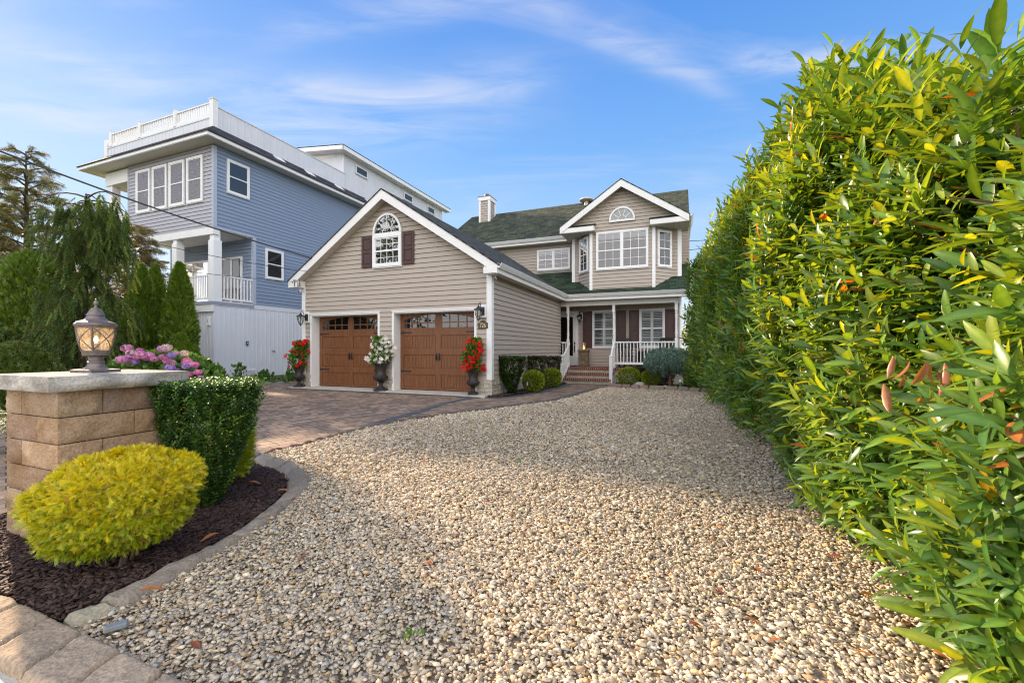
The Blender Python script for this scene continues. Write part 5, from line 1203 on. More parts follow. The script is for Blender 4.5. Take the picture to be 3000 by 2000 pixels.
ex = [(.97, -.35, 1.35), (.93, -.15, 1.2), (.90, -.6, .9), (.96, .5, .7), (.95, 2.6, .95), (.85, -.2, 1.2), (.80, -.4, 1.0), (.98, 3.3, 1.0)]
conifer('weeping_spruce', -8.92, 8.8, 'weeping spruce with hanging branches behind the lantern', 4.38, lambda h: .50+.90*(1-h)**1.7+.16*math.sin(h*17), .50, 54, 84, FINGER, .24, SP, .08, .58, strand=7, extra=ex, rise=.22)
CED = [(.17, .16, .05), (.12, .13, .04), (.22, .18, .06), (.14, .15, .06)]
conifer('tall_cedar', -14.9, 13.0, 'tall thin airy cedar at the left edge, rising above the rest', 7.2, lambda h: .25+2.0*(1-h)**.8, -.05, 85, 60, THUJA, .30, CED, .0, .14, rise=.25, trunk=.16)
conifer('brown_cedar', -17.6, 13.6, 'brownish cedar at the left picture edge beside the tall one', 7.3, lambda h: .4+2.2*(1-h)**.8, -.05, 80, 56, THUJA, .32, CED, .0, .16, rise=.25, trunk=.16)
conifer('brown_cedar', -13.2, 14.5, 'brownish cedar between the tall cedar and the weeping spruce', 5.4, lambda h: .6+1.7*(1-h)**.8, 0, 80, 56, THUJA, .30, [(.20, .16, .05), (.10, .10, .03), (.18, .14, .05)], .0, .2, rise=.2, trunk=.14)
conifer('low_spruce', -10.6, 9.0, 'low dark spruce spreading under the weeping one', 1.75, lambda h: .5+1.0*(1-h), .1, 60, 120, SPRIG, .14, SP, .0, .3, rise=.15, trunk=.07)
def arbor(name, x, y, h, r, label, n, cols, group, size=.10, ex=1., prof=None, z0=.02):
    t = thing(name, (x, y, 0), label, 'tree', 0, group)
    pr = prof or (lambda v: (1-v**2.2)**.75*(.80+.20*min(1, v*4)))
    P, Nn = superform(n, (0, 0, 0), r, r, z0, h, pr, ex, .35); P[:, :2] *= (1+.09*np.sin(P[:, 2:3]*7+P[:, :1]*9))
    foliage('crown', P, Nn, FAN, size, LEAFS, cols, t, 1.1, .6, .5)
    m = MB(); m.tube([(0, 0, 0), (0, 0, h*.8)], [.06, .015], 7); m.build('trunk', BARK, t); return t
AB = [(.11, .20, .016), (.08, .15, .014), (.17, .27, .02), (.055, .11, .012), (.20, .28, .025)]
for x, y, h, r, lab in ((-9.36, 10.7, 3.22, .42, 'leftmost and widest of the three pointed arborvitae'), (-9.84, 11.7, 3.42, .36, 'slim pointed arborvitae standing back between two others'), (-8.42, 10.75, 3.27, .42, 'pointed arborvitae nearest the neighbouring house')):
    arbor('arborvitae', x, y, h, r, lab, 11000, AB, 'pointed arborvitae before the blue house', ex=1.)
arbor('round_arborvitae', -10.75, 9.6, 3.30, .95, 'round topped dark green arborvitae left of the weeping spruce', 15000, AB, None, prof=lambda v: (1-v**4)**.6*(.85+.15*min(1, v*4)))
arbor('arborvitae', -12.9, 9.9, 2.6, 1.0, 'arborvitae bush cut by the left picture edge', 12000, CED, None, .12, prof=lambda v: (1-v**4)**.6)
arbor('arborvitae', -8.05, 10.3, 1.45, .30, 'short arborvitae skirt beside the neighbour\'s side door', 8000, AB, None, prof=lambda v: (1-v**3)**.6)
for x, y, h, r, lab in ((-9.6, 8.0, .95, .8, 'low evergreen bush left of the weeping spruce foot'), (-8.9, 7.6, 1.15, .6, 'low evergreen bush right behind the lantern'), (-14.3, 11.8, 2.2, 1.6, 'dull green bush far behind at the left edge'), (-12.2, 13.0, 2.6, 1.5, 'dull green bush behind the round arborvitae'), (-12.6, 15.0, 2.2, 1.0, 'dull green bush behind the pointed arborvitae')):
    arbor('evergreen_bush', x, y, h, r, lab, 9000, [(.09, .14, .025), (.14, .16, .03), (.06, .10, .02)], None, .13, prof=lambda v: (1-v**3)**.6)
# yellow green tree and far greenery right of the tan house
def broadtree(name, x, y, h, r, label, cols, n, size, z0f=.25):
    t = thing(name, (x, y, 0), label, 'tree'); m = MB(); m.tube([(0, 0, 0), (.1, 0, h*.4), (0, 0, h*.8)], [.14, .1, .04], 8)
    C = []
    for k in range(26):
        a = k*2.4; q = (k/26)**.5*.8; zz = h*(z0f+(1-z0f)*random.random()); f_ = math.sin(min(1, max(.12, (zz/h-z0f)/(1-z0f)))*PI)**.5
        C.append((math.cos(a)*q*r*f_, math.sin(a)*q*r*f_, zz, r*random.uniform(.25, .42))); m.tube([(0, 0, h*.3), (C[-1][0]*.5, C[-1][1]*.5, zz*.75), C[-1][:3]], [.05, .03, .01], 5)
    m.build('trunk', BARK, t); C = np.array(C); i = RNG.integers(0, len(C), n); d = rvec(n); P = C[i, :3]+d*(C[i, 3]*rnd(n, .5, 1.05))[:, None]
    foliage('crown', P, d, BROAD, size, LEAFS, cols, t, .1, .6, .8); return t
x, y = wxy(5.3, 15.5); broadtree('yellow_green_tree', x+.4, y, 3.6, 1.3, 'yellow green tree seen between the tan house and the hedge', [(.40, .42, .02), (.30, .36, .02), (.5, .45, .03)], 6000, .12, .1)
broadtree('street_tree', -19.5, 1.0, 12.5, 4.6, 'large leafy tree seen only as a reflection in the arched garage window', [(.05, .08, .02), (.07, .10, .02)], 5200, .22, .3)
# hydrangea
t = thing('hydrangea', (-5.75, 7.0, 0), 'hydrangea bush with pink and lilac flower heads behind the pillar', 'shrub')
P, Nn = superform(4200, (0, 0, 0), .98, .5, .05, 1.02, lambda v: (max(0, 1-abs(2*v-.8)**2.6 if v < .4 else 1-((v-.4)/.6)**2.4))**.5, .9, .45)
foliage('leaves', P, Nn, BROAD, .115, LEAFS, [(.07, .15, .02), (.10, .20, .03), (.14, .24, .04), (.05, .11, .02)], t, .4, .8, .6)
stems(t, (0, 0, 0), 14, .1, .8, .8, .01)
FLO = np.array([(0, 0, .0), (.5, .22, .06), (.62, 0, .08), (.5, -.22, .06)]); fl4v = []; fl4f = []
for k in range(4):
    a = PI/2*k; Rk = np.array([[math.cos(a), -math.sin(a), 0], [math.sin(a), math.cos(a), 0], [0, 0, 1]]); fl4f.append([4*k, 4*k+1, 4*k+2, 4*k+3]); fl4v.append(FLO@Rk.T)
FLORET = (np.concatenate(fl4v), np.array(fl4f))
heads = []
for px_, py_, s in ((372, 1020, 1.2), (385, 1035, 1.1), (356, 1053, 1.1), (377, 1050, 1.3), (398, 1060, .8), (410, 1028, .9), (415, 1040, 1.1), (428, 1048, .9), (440, 1040, 1.0), (452, 1052, .8), (475, 1021, 1.0), (488, 1018, 1.1), (478, 1045, .9), (490, 1057, .9), (503, 1040, 1.0), (500, 1063, 1.1), (498, 1077, 1.0), (515, 1035, .7), (540, 1034, .9), (548, 1058, 1.1), (545, 1072, .9), (562, 1068, .8), (573, 1068, .8), (580, 1090, .9), (555, 1096, .8), (588, 1107, .8), (517, 1086, .8), (545, 1110, .7), (400, 1048, .7)):
    yy = 6.45+random.uniform(-.12, .15); heads.append(((px_-1500)/1243*yy+5.75, yy-7.0, CAMH-(py_-1022)/1243*yy, s*.066))
for hx, hy, hz, hr in heads:
    k = 95; d = rvec(k); P = np.array([(hx, hy, hz)])+d*np.array([1, 1, .75])*hr*rnd((k, 1), .85, 1.02)
    pc = random.choice([(.62, .22, .45), (.55, .24, .50), (.68, .30, .50), (.42, .28, .62), (.70, .50, .50)]); cc = np.array(pc)*rnd((k, 1), .75, 1.3)
    inst('flower_head', FLORET, P, frames(np.cross(d, rvec(k)), d), hr*.42*rnd(k, .8, 1.2), PETAL, np.clip(cc, 0, .95), t)
# ornamental grass at far left
t = thing('ornamental_grass', (-5.35, 4.9, 0), 'clump of arching green grass left of the stone pillar', 'grass clump')
n = 1500; a = rnd(n, 0, 2*PI); L = rnd(n, .5, 1.0); V = []; Fc = []
for i in range(n):
    d = np.array((math.cos(a[i]), math.sin(a[i]))); b = d*random.uniform(0, .22); sd = np.array((-d[1], d[0]))*.006; k = len(V); spread = random.uniform(.2, .75)
    for j in range(6):
        s = j/5; p = b+d*(spread*L[i]*s**1.4); z = L[i]*(.95*s-.62*s**2.6*(spread+.3)); w = (1-s*.9)
        V += [(p[0]+sd[0]*w, p[1]+sd[1]*w, z), (p[0]-sd[0]*w, p[1]-sd[1]*w, z)]
    Fc += [(k+2*j, k+2*j+1, k+2*j+3, k+2*j+2) for j in range(5)]
meshnp('blades', np.array(V), np.array(Fc), LEAFS, t, np.repeat(np.array([(.16, .26, .05)])*rnd((n, 1), .6, 1.4), 12, 0))
# weeds in front of the neighbour's white wall
for u, v, hh, lab, cnt in ((-10.55, 1.10, .55, 'tall spindly weed against the neighbour\'s white wall', 90), (-9.55, 1.35, .30, 'low spreading weed patch by the white wall', 120), (-8.35, 1.45, .42, 'leafy star shaped weed by the white wall', 90), (-7.2, 1.5, .20, 'small grassy weed beside the left urn', 70)):
    x, y = wxy(u, v); t = thing('weed', (x, y, 0), lab, 'weed', 0, 'weeds along the neighbour\'s wall'); P = np.stack([RNG.normal(0, .18, cnt), RNG.normal(0, .10, cnt), rnd(cnt)**1.6*hh], 1); P[:, :2] *= (1.3-P[:, 2:3]/hh)
    foliage('leaves', P, nrm(P+np.array([0, 0, .2])), OVAL, .12, LEAFS, [(.06, .14, .02), (.10, .20, .03)], t, .8, .8, .6); stems(t, (0, 0, 0), 8, .03, hh*.9, .15, .006, M_plain('weed_stem', (.1, .16, .03)))

# ---- laurel hedge
HL = 10.6
def htop(y): return np.interp(y, [1.0, 1.6, 2.2, 2.8, 3.3, 4.2, 5.0, 6.5, 8.0, 12.5], [1.85, 1.93, 2.15, 2.60, 3.05, 3.32, 3.22, 3.30, 3.60, 3.50])
hd = thing('laurel_hedge', (3.1, 5.5, 0), 'tall glossy cherry laurel hedge along the right side of the gravel', 'hedge'); HO = np.array((3.1, 5.5, 0))
def hedge_pts(n, y0, y1, depth):
    y = rnd(n, y0, y1); T_ = htop(y); s = rnd(n)
    face = s < .80; zf = rnd(n)**.92*T_
    ang = rnd(n, 0, PI*.5); rr = .42
    bul = .16*np.sin(y*2.3+.5)+.10*np.sin(y*5.1+zf*2)+.10*np.sin(zf*2.6+y)
    low = np.clip((.45-zf)/.45, 0, 1)*np.interp(y, [1, 3, 7], [-.16, .02, .12])
    off = -.10+.30*0+bul*.6-low+.18*np.sin(zf/T_*PI)
    dz = np.clip(zf-(T_-.5), 0, .5)/.5; off = off-.40*(1-np.sqrt(np.maximum(0, 1-dz**2)))
    X = 1.42+.347*y-off-.27+.10*np.clip(1-y/3,0,1)
    Nn = np.stack([-np.ones(n), np.full(n, .33)*0+.1, .15+dz*1.2-low*1.5], 1)
    xt = 1.42+.347*y+rnd(n, .0, 1.2); zt = T_+.12*np.sin(y*3.7)+.08*np.sin(xt*6)
    P = np.where(face[:, None], np.stack([X, y, zf+.04], 1), np.stack([xt, y, zt], 1)); Nn = np.where(face[:, None], Nn, np.array([(-.3, 0, 1.)]))
    Nn = nrm(Nn); dep = rnd(n)**1.5*depth; P = P-Nn*dep[:, None]
    return P, Nn, dep
def shoots(P, Nn, dep, k, L0, leaf, upb, name, cols, gloss=LEAFG, twigs=None):
    n = len(P); ub = np.clip(P[:, 2:3]/3.0, 0, 1)*.95+.15; ax = nrm(Nn*.75+np.array([[0, -.05, upb]])*ub+rvec(n)*.42); L = L0*rnd(n, .6, 1.5)
    tt = np.tile(np.linspace(.12, 1, k), n); sid = np.repeat(np.arange(n), k); m = len(sid)
    bend = nrm(ax+np.array([0, 0, .5])); A = nrm(ax[sid]*(1-.5*tt[:, None])+bend[sid]*.5*tt[:, None])
    C0 = P[sid]+A*(L[sid]*tt)[:, None]; ph = rnd(n, 0, 6)[sid]
    a = np.tile(np.arange(k)*2.4, n)+ph; e1 = nrm(np.cross(A, np.array([.3, .2, .9])+rvec(n)[sid]*.2)); e2 = np.cross(A, e1)
    rad = e1*np.cos(a)[:, None]+e2*np.sin(a)[:, None]; th = (1.12-.62*tt)[:, None]
    d = nrm(rad*np.sin(th)+A*np.cos(th)+rvec(m)*.30+np.array([0, 0, -.03])); zh = A*1.0-rad*.4+rvec(m)*.40+np.array([0, 0, .10])
    cols = np.array(cols); ci = RNG.integers(0, len(cols), n); cc = cols[ci][sid]*rnd((m, 1), .72, 1.25)
    yng = (tt > .85)[:, None]; cc = np.where(yng, cc*np.array([(1.35, 1.2, .9)]), cc)
    dead = rnd(m) < .008; cc[dead] = (.30, .12, .03); yw = rnd(m) < .003; cc[yw] = (.50, .34, .02)
    o = inst(name, LAUREL, C0-HO, frames(d, zh), leaf*RNG.lognormal(-.08, .28, m).clip(.4, 1.45), gloss, cc, hd, True, np.array([(.92, .94, .9) if i % 3 != 1 else (1.5, 1.32, 1.4) for i in range(18)]))
    return C0, A
HC = [(.090, .205, .035), (.070, .175, .032), (.115, .235, .038), (.16, .265, .035), (.05, .135, .028), (.085, .165, .035)]
tot = 0; Ps = []
for y0, y1, dn, lf, kk in ((1.2, 2.3, 760, .118, 9), (2.3, 4.2, 540, .118, 9), (4.2, 7.5, 340, .118, 8), (7.5, 12.4, 210, .128, 8)):
    n = int((y1-y0)*4.4*dn*.55); P, Nn, dep = hedge_pts(n, y0, y1, .40); C0, A = shoots(P, Nn, dep, kk, .18, lf, 1.0, 'foliage', HC); tot += len(C0)
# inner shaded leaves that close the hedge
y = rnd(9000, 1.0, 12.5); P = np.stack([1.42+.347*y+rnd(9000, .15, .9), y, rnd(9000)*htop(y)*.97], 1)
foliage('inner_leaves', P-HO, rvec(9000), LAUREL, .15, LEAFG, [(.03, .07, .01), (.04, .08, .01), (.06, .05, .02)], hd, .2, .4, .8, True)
# end face of the hedge towards the porch bed
n = 1100; P = np.stack([1.3+.347*12.3+rnd(n, -.35, .9), 12.35+rnd(n, -.1, .25), rnd(n)*3.6], 1); shoots(P, np.tile([(-.5, .6, .3)], (n, 1)), None, 8, .17, .15, .7, 'foliage', HC)
# upright sprays over the top
for y0, y1, q in ((1.6, 3.2, 120), (3.2, 7, 190), (7, 12.4, 190)):
    y = rnd(q, y0, y1); P = np.stack([1.42+.347*y+rnd(q, -.25, .5), y, htop(y)+rnd(q, -.15, .06)], 1); C0, A = shoots(P, np.tile([(-.1, 0, 1.)], (q, 1)), None, 12, .34, .14, 1.1, 'foliage', HC)
m = MB()
for k in range(130):
    y = random.uniform(1.1, 12) if k > 45 else random.uniform(1.0, 3.2); x = 1.42+.347*y+random.uniform(.25, .7); h = float(htop(y))*random.uniform(.45, .98); ox = random.uniform(-.75, .1); oy = random.uniform(-.5, .5)
    pts = [Vector((x+ox*s**1.4+.04*math.sin(9*s+k), y+oy*s+.03*math.cos(7*s+k), h*s)) for s in np.linspace(0, 1, 8)]
    m.tube([p-Vector(HO) for p in pts], [.018*(1-.8*s) for s in np.linspace(0, 1, 8)], 6, cap=False)
    for j in (3, 4, 5, 6): b = pts[j]; e = b+Vector((random.uniform(-.45, .05), random.uniform(-.3, .3), random.uniform(.05, .35))); m.tube([b-Vector(HO), (b+e)/2+Vector((0, 0, -.02))-Vector(HO), e-Vector(HO)], [.008, .006, .003], 5, cap=False)
m.build('branches', TWIG, hd)
# berries
q = 420; y = rnd(q, 1.1, 6.0); z = rnd(q)*htop(y); P = np.stack([1.42+.347*y-.28+rnd(q, -.05, .25), y, z], 1); P = (P[:, None]+RNG.normal(0, .012, (q, 3, 3))).reshape(-1, 3)
inst('berries', (ico_v, ico_f), P-HO, frames(rvec(len(P)), rvec(len(P))), .0065*rnd(len(P), .8, 1.2), M_plain('black_cherry', (.03, .008, .012), .25, .2), None, hd, True)
# dead curled leaves in the gap of the hedge
q = 9; P = np.stack([rnd(q, 1.50, 1.68), rnd(q, 1.45, 1.8), rnd(q, .93, 1.12)], 1)
foliage('dead_leaves', P-HO, np.tile([(-.4, 0, -.6)], (q, 1)), leaf_template([.02, .09, .13, .12, .05, .005], [0, .2, .45, .7, .9, 1], .3, .8), .095, LEAFS, [(.30, .11, .045), (.36, .15, .07)], hd, -.9, .3, .3, True)
print('hedge leaves', tot)

# ================================================================== foreground things
def jitterbox(bl, x0, x1, y0, y1, z0, z1, face, seed, amp):
    """split-face block: the given faces bulge and are broken by noise"""
    V = []; Fc = []; n0 = 14; n1 = 7
    def grid(o, du, dv, nn, on):
        b = len(V); o, du, dv, nn = map(Vector, (o, du, dv, nn))
        for j in range(n1+1):
            for i in range(n0+1):
                s, t = i/n0, j/n1; p = o+du*s+dv*t
                if on:
                    e = (min(1, min(s, 1-s)*n0/1.6)*min(1, min(t, 1-t)*n1/1.6))**.7
                    k = fbm(p, 9, seed)*.8+fbm(p, 26, seed+3)*.45+.45; p = p+nn*(amp*e*max(.0, k))
                V.append(tuple(p))
        for j in range(n1):
            for i in range(n0): a = b+j*(n0+1)+i; Fc.append((a, a+1, a+n0+2, a+n0+1))
    w, d, h = x1-x0, y1-y0, z1-z0
    grid((x0, y0, z0), (w, 0, 0), (0, 0, h), (0, -1, 0), 'f' in face); grid((x1, y0, z0), (0, d, 0), (0, 0, h), (1, 0, 0), 'r' in face)
    grid((x1, y1, z0), (-w, 0, 0), (0, 0, h), (0, 1, 0), 'b' in face); grid((x0, y1, z0), (0, -d, 0), (0, 0, h), (-1, 0, 0), 'l' in face)
    grid((x0, y0, z1), (w, 0, 0), (0, d, 0), (0, 0, 1), 't' in face); grid((x0, y1, z0), (w, 0, 0), (0, -d, 0), (0, 0, -1), '')
    return np.array(V), np.array(Fc)
PX, PY = -2.57, 2.40; pil = thing('stone_pillar', (PX, PY, 0), 'square pillar of brown split stone blocks under a grey slab cap', 'pillar', -TH)
Vs, Fs, Cs = [], [], []; b = 0; W_, D_ = .59, .58; ch_ = .1515
PC = [(.37, .245, .150), (.31, .205, .125), (.41, .285, .18), (.27, .18, .12), (.35, .25, .165), (.28, .195, .14)]
for r_ in range(6):
    z0, z1 = r_*ch_+.003-.0, (r_+1)*ch_-.003
    fr = [(-W_, -.17), (-.17, 0)] if r_ % 2 else [(-W_, -.36), (-.36, 0)]
    fr = [(-W_, -.36), (-.36, 0)] if r_ % 2 == 1 else [(-W_, -.18), (-.18, 0)] if 0 else fr
    cut = .20 if r_ % 2 else .36
    for (x0, x1, y0, y1, fc) in ((-W_, -W_+(.18 if r_ % 2 else .36), 0, D_/2, 'fl'), (-W_+(.18 if r_ % 2 else .36)+.004, 0, 0, cut, 'fr'), (-D_/2, 0, cut+.004, D_, 'rb'), (-W_, -D_/2-.004, D_/2+.004, D_, 'lb')):
        V, F_ = jitterbox(None, x0, x1, y0, y1, z0, z1, fc, r_*5+len(Vs), .020); Vs.append(V); Fs.append(F_+b); b += len(V); col = np.array(random.choice(PC))*random.uniform(.85, 1.1)
        g_ = np.array([fbm(p, 6, 9) for p in V])[:, None]; Cs.append(np.clip(col*(1+.35*g_)+np.array([(-.03, 0, .02)])*g_, .05, .8))
meshnp('shaft', np.concatenate(Vs), np.concatenate(Fs), ROCKF, pil, np.concatenate(Cs))
m = MB(); m.box(-W_+.03, -.03, .03, D_-.03, 0, .90); m.build('mortar_core', DARK, pil)
V, F_ = jitterbox(None, -W_-.06, .06, -.06, D_+.07, .91, .996, 'frbl', 77, .034)
g_ = np.array([fbm(p, 8, 4) for p in V])[:, None]; meshnp('cap', V, F_, ROCKF, pil, np.clip(np.array([(.37, .345, .31)])*(1+.5*g_), .1, .8))
# pillar lantern
lx, ly = -2.775, 2.83; t = thing('pillar_lantern', (lx, ly, .996), 'bronze lantern with amber glass panels standing on the pillar', 'lantern', math.radians(-12)); t.scale = (.83, .83, .98)
m = MB(); m.box(-.108, .108, -.108, .108, 0, .02); m.build('base_plate', BRONZE, t, bevel=.004)
m = MB(); m.lathe([(0, .02), (.085, .02), (.075, .026), (.055, .04), (.050, .055), (.050, .06), (.053, .063), (.053, .072), (.046, .075), (.046, .098), (.05, .10), (.05, .106), (.044, .11), (.044, .118), (0, .118)], 32, flute=(.022, .05, 24, .06)); m.build('stem', BRONZE, t, smooth=True)
m = MB(); m.lathe([(0, .112), (.078, .112), (.081, .118), (.083, .135), (.088, .142), (.088, .148), (.04, .149), (0, .149)], 32); m.build('lower_ring', BRONZE, t, smooth=True)
m = MB(); m.lathe([(.0, .300), (.118, .300), (.122, .307), (.128, .312), (.131, .320), (.128, .328), (.120, .330), (.121, .336), (.10, .341), (.075, .352), (.058, .368), (.052, .380), (.055, .383), (.055, .390), (.050, .394), (.048, .402), (.040, .416), (.026, .430), (.012, .438), (.009, .444), (.008, .452), (.014, .460), (.0155, .470), (.012, .480), (.005, .488), (.006, .492), (.005, .497), (0, .499)], 40); m.build('hood', BRONZE, t, smooth=True)
gp_ = [(.079, .150), (.090, .175), (.099, .205), (.106, .24), (.110, .27), (.113, .302)]
def gr_(z): return np.interp(z, [p[1] for p in gp_], [p[0] for p in gp_])
m = MB(); m.lathe(gp_, 40); m.f = m.f[:-2]; m.build('glass_shade', LGLASS, t, smooth=True)
for k in range(4):
    a0 = PI/4+PI/2*k; m = MB()
    pts = [((gr_(z)+.003)*math.cos(a0), (gr_(z)+.003)*math.sin(a0), z) for z in np.linspace(.15, .302, 8)]; m.tube(pts, .0085, 6); m.build('corner_strap', BRONZE, t, smooth=True)
    for s in (1, -1):
        m = MB(); pts = []
        for q in np.linspace(0, 1, 9):
            a = a0+PI/2*(q if s > 0 else 1-q)*.96+.03; z = .152+.148*q; pts.append(((gr_(z)+.003)*math.cos(a), (gr_(z)+.003)*math.sin(a), z))
        m.tube(pts, .0038, 5); m.build('cross_strap', BRONZE, t, smooth=True)
m = MB(); m.lathe([(0, .149), (.018, .149), (.018, .195), (0, .197)], 12); m.build('socket', BRONZE, t)
m = MB(); m.lathe([(0, .197), (.008, .20), (.014, .215), (.012, .23), (.004, .245), (0, .247)], 12); m.build('bulb', BULB, t, smooth=True)
# urns
def urn(x, y, sc, label, flabel, fname, pcol, base, n_fl, seed, hgt):
    random.seed(seed); z = .03; t = thing('planter_urn', (x, y, z), label, 'urn', 0, 'dark urns before the garage')
    m = MB(); m.box(-.155*sc, .155*sc, -.155*sc, .155*sc, 0, .05*sc)
    m.build('foot', URNM, t, bevel=.006)
    m = MB(); pr = [(0, .05), (.13, .05), (.135, .065), (.11, .085), (.065, .12), (.055, .17), (.06, .20), (.085, .21), (.085, .225), (.06, .235), (.10, .26), (.165, .31), (.185, .36), (.18, .40), (.15, .43), (.138, .45), (.14, .56), (.155, .66), (.19, .715), (.225, .735), (.235, .75), (.225, .76), (.19, .755), (.15, .70), (0, .70)]
    m.lathe([(r*sc, h*sc) for r, h in pr], 48, flute=(.25*sc, .42*sc, 18, .10)); m.build('bowl', URNM, t, smooth=True)
    m = MB(); m.lathe([(0, .69*sc), (.155*sc, .69*sc), (.155*sc, .715*sc), (0, .72*sc)], 20); m.build('soil', SOILM, t)
    f = thing(fname, (x, y, z+.70*sc), flabel, 'flowers')
    rr = base; P, Nn = superform(900, (0, 0, 0), rr, rr, .0, hgt, lambda v: (.5+.5*math.sin(v*PI))*(1-.3*v), 1, .6); off = np.sin(P[:, 2]*7+seed)*.06; P[:, 0] += off
    foliage('leaves', P, Nn, OVAL, .075, LEAFS, [(.07, .16, .02), (.12, .24, .02), (.16, .28, .03), (.05, .12, .02)], f, .4, .8, .6)
    stems(f, (0, 0, 0), 9, .04, hgt*.9, rr*.6, .006, M_plain('green_stem', (.08, .14, .03)))
    cl = [(random.uniform(-rr, rr)*1.05, random.uniform(-rr, .2*rr), random.uniform(.05, hgt*1.02)) for _ in range(n_fl)]
    fv = []; ff = []
    for k in range(5):
        a = 2*PI*k/5; R5 = np.array([[math.cos(a), -math.sin(a), 0], [math.sin(a), math.cos(a), 0], [0, 0, 1]]); b5 = len(fv); fv += list(np.array([(0, 0, 0), (.55, .30, .14), (.98, .08, .10), (.60, -.32, .05)])@R5.T); ff.append((b5, b5+1, b5+2, b5+3))
    T5 = (np.array(fv), np.array(ff)); C = np.array(cl); C[:, 0] += np.sin(C[:, 2]*7+seed)*.06; C[:, 0] *= 1-.35*np.clip(C[:, 2]/hgt-.6, 0, 1)*2
    for c in C:
        k = random.choice((2, 3, 3, 4)); d = nrm(np.array([(c[0]*1.5, -.8, .25)])+rvec(k)*.6); P = np.array([c])+RNG.normal(0, .03, (k, 3)); cc = np.array([pcol])*rnd((k, 1), .75, 1.15)
        inst('blossom', T5, P, frames(np.cross(d, rvec(k)), d), .055*rnd(k, .7, 1.2), PETAL, np.clip(cc, 0, .95), f)
ux = lambda u, v: wxy(u, v)
urn(*ux(-6.15, -.21), .80, 'slim dark urn at the left end of the garage front', 'red flowering vine in the left urn', 'red_flowers', (.62, .012, .010), .25, 32, 3, .78)
urn(*ux(-3.16, -.24), .98, 'large dark urn between the two garage doors', 'white flowering plant in the middle urn', 'white_flowers', (.86, .82, .76), .29, 62, 5, .74)
urn(*ux(-.38, -.22), .80, 'slim dark urn at the right end of the garage front', 'red flowering vine in the right urn', 'red_flowers', (.66, .012, .012), .25, 34, 9, .80)
random.seed(11)
# stone fire column on the porch
x, y = wxy(.80, 7.1); t = thing('fire_column', (x, y, .455), 'stacked stone fire column with a glass chimney and flame on the porch', 'fire column', -TH)
m = MB()
for f in (((-.14, -.14), (1, 0), (0, -1)), ((.14, -.14), (0, 1), (1, 0)), ((-.14, .14), (0, -1), (-1, 0))): q = MB(plane_T(*f)); stonewall(q, -.02, .30, .08, .56, 3); b_ = len(m.v); m.v += q.v; m.f += [[b_+i for i in ff] for ff in q.f]
m.box(-.14, .14, -.14, .14, .0, .56); m.build('shaft', M_plain('brown_ledge_stone', (.20, .145, .09), .9, .45, 9, .8, 30), t)
m = MB(); m.box(-.2, .2, -.2, .2, 0, .07); m.box(-.185, .185, -.185, .185, .56, .59); m.box(-.21, .21, -.21, .21, .59, .66); m.build('cap', M_plain('rough_brown_stone', (.16, .12, .085), .9, .35, 9, .9, 25), t, bevel=.015)
m = MB(); m.lathe([(.085, .66), (.085, .95)], 20); m.f = m.f[:-2]; m.build('glass_chimney', CLEAR, t, smooth=True)
m = MB(); m.lathe([(0, .665), (.025, .69), (.036, .73), (.026, .78), (.012, .82), (0, .86)], 12); m.build('flame', FLAME, t, smooth=True)
m = MB(); m.lathe([(0, .66), (.05, .66), (.045, .68), (0, .682)], 12); m.build('burner', BLACKM, t)
# porch chairs and table
DKW = M_plain('dark_stained_wood', (.025, .02, .018), .4, .2, 12)
def rocker(u, v, rz, label):
    x, y = wxy(u, v); t = thing('rocking_chair', (x, y, .455), label, 'chair', -TH+rz, 'rocking chairs on the porch')
    m = MB(); m.box(-.25, .25, -.24, .22, .40, .435); m.build('seat', DKW, t, bevel=.01)
    m = MB(); m.box(-.25, .25, .32, .35, 1.02, 1.12)
    for k in range(6): a = -.20+k*.08; m.bar((a, .21, .43), (a, .33, 1.04), .035, .015)
    m.build('backrest', DKW, t)
    for s in (-1, 1):
        m = MB(); m.tube([(s*.24, -.45, .08), (s*.24, -.25, .025), (s*.24, 0, .01), (s*.24, .3, .03), (s*.24, .55, .12)], .018, 6); m.build('rocker', DKW, t)
        m = MB(); m.bar((s*.24, -.22, .02), (s*.24, -.22, .64), .035); m.build('leg', DKW, t); m = MB(); m.bar((s*.24, .20, .02), (s*.25, .33, 1.08), .035); m.build('leg', DKW, t)
        m = MB(); m.tube([(s*.26, -.28, .64), (s*.27, -.05, .65), (s*.25, .26, .66)], .022, 6); m.build('armrest', DKW, t)
    return t
rocker(2.50, 7.05, .5, 'dark rocking chair behind the left part of the porch railing'); rocker(3.75, 7.1, -.4, 'dark rocking chair at the right end of the porch')
x, y = wxy(3.12, 7.2); t = thing('porch_table', (x, y, .455), 'small dark cloth covered table between the rocking chairs', 'table', -TH)
m = MB(); m.lathe([(0, .62), (.27, .62), (.27, .645), (0, .65)], 20); m.build('tabletop', DKW, t); m = MB(); m.lathe([(.26, .61), (.25, .3), (.27, .03)], 28, flute=(0, .7, 9, .08)); m.build('cloth', M_plain('dark_cloth', (.03, .032, .03), .9, .2), t, smooth=True)
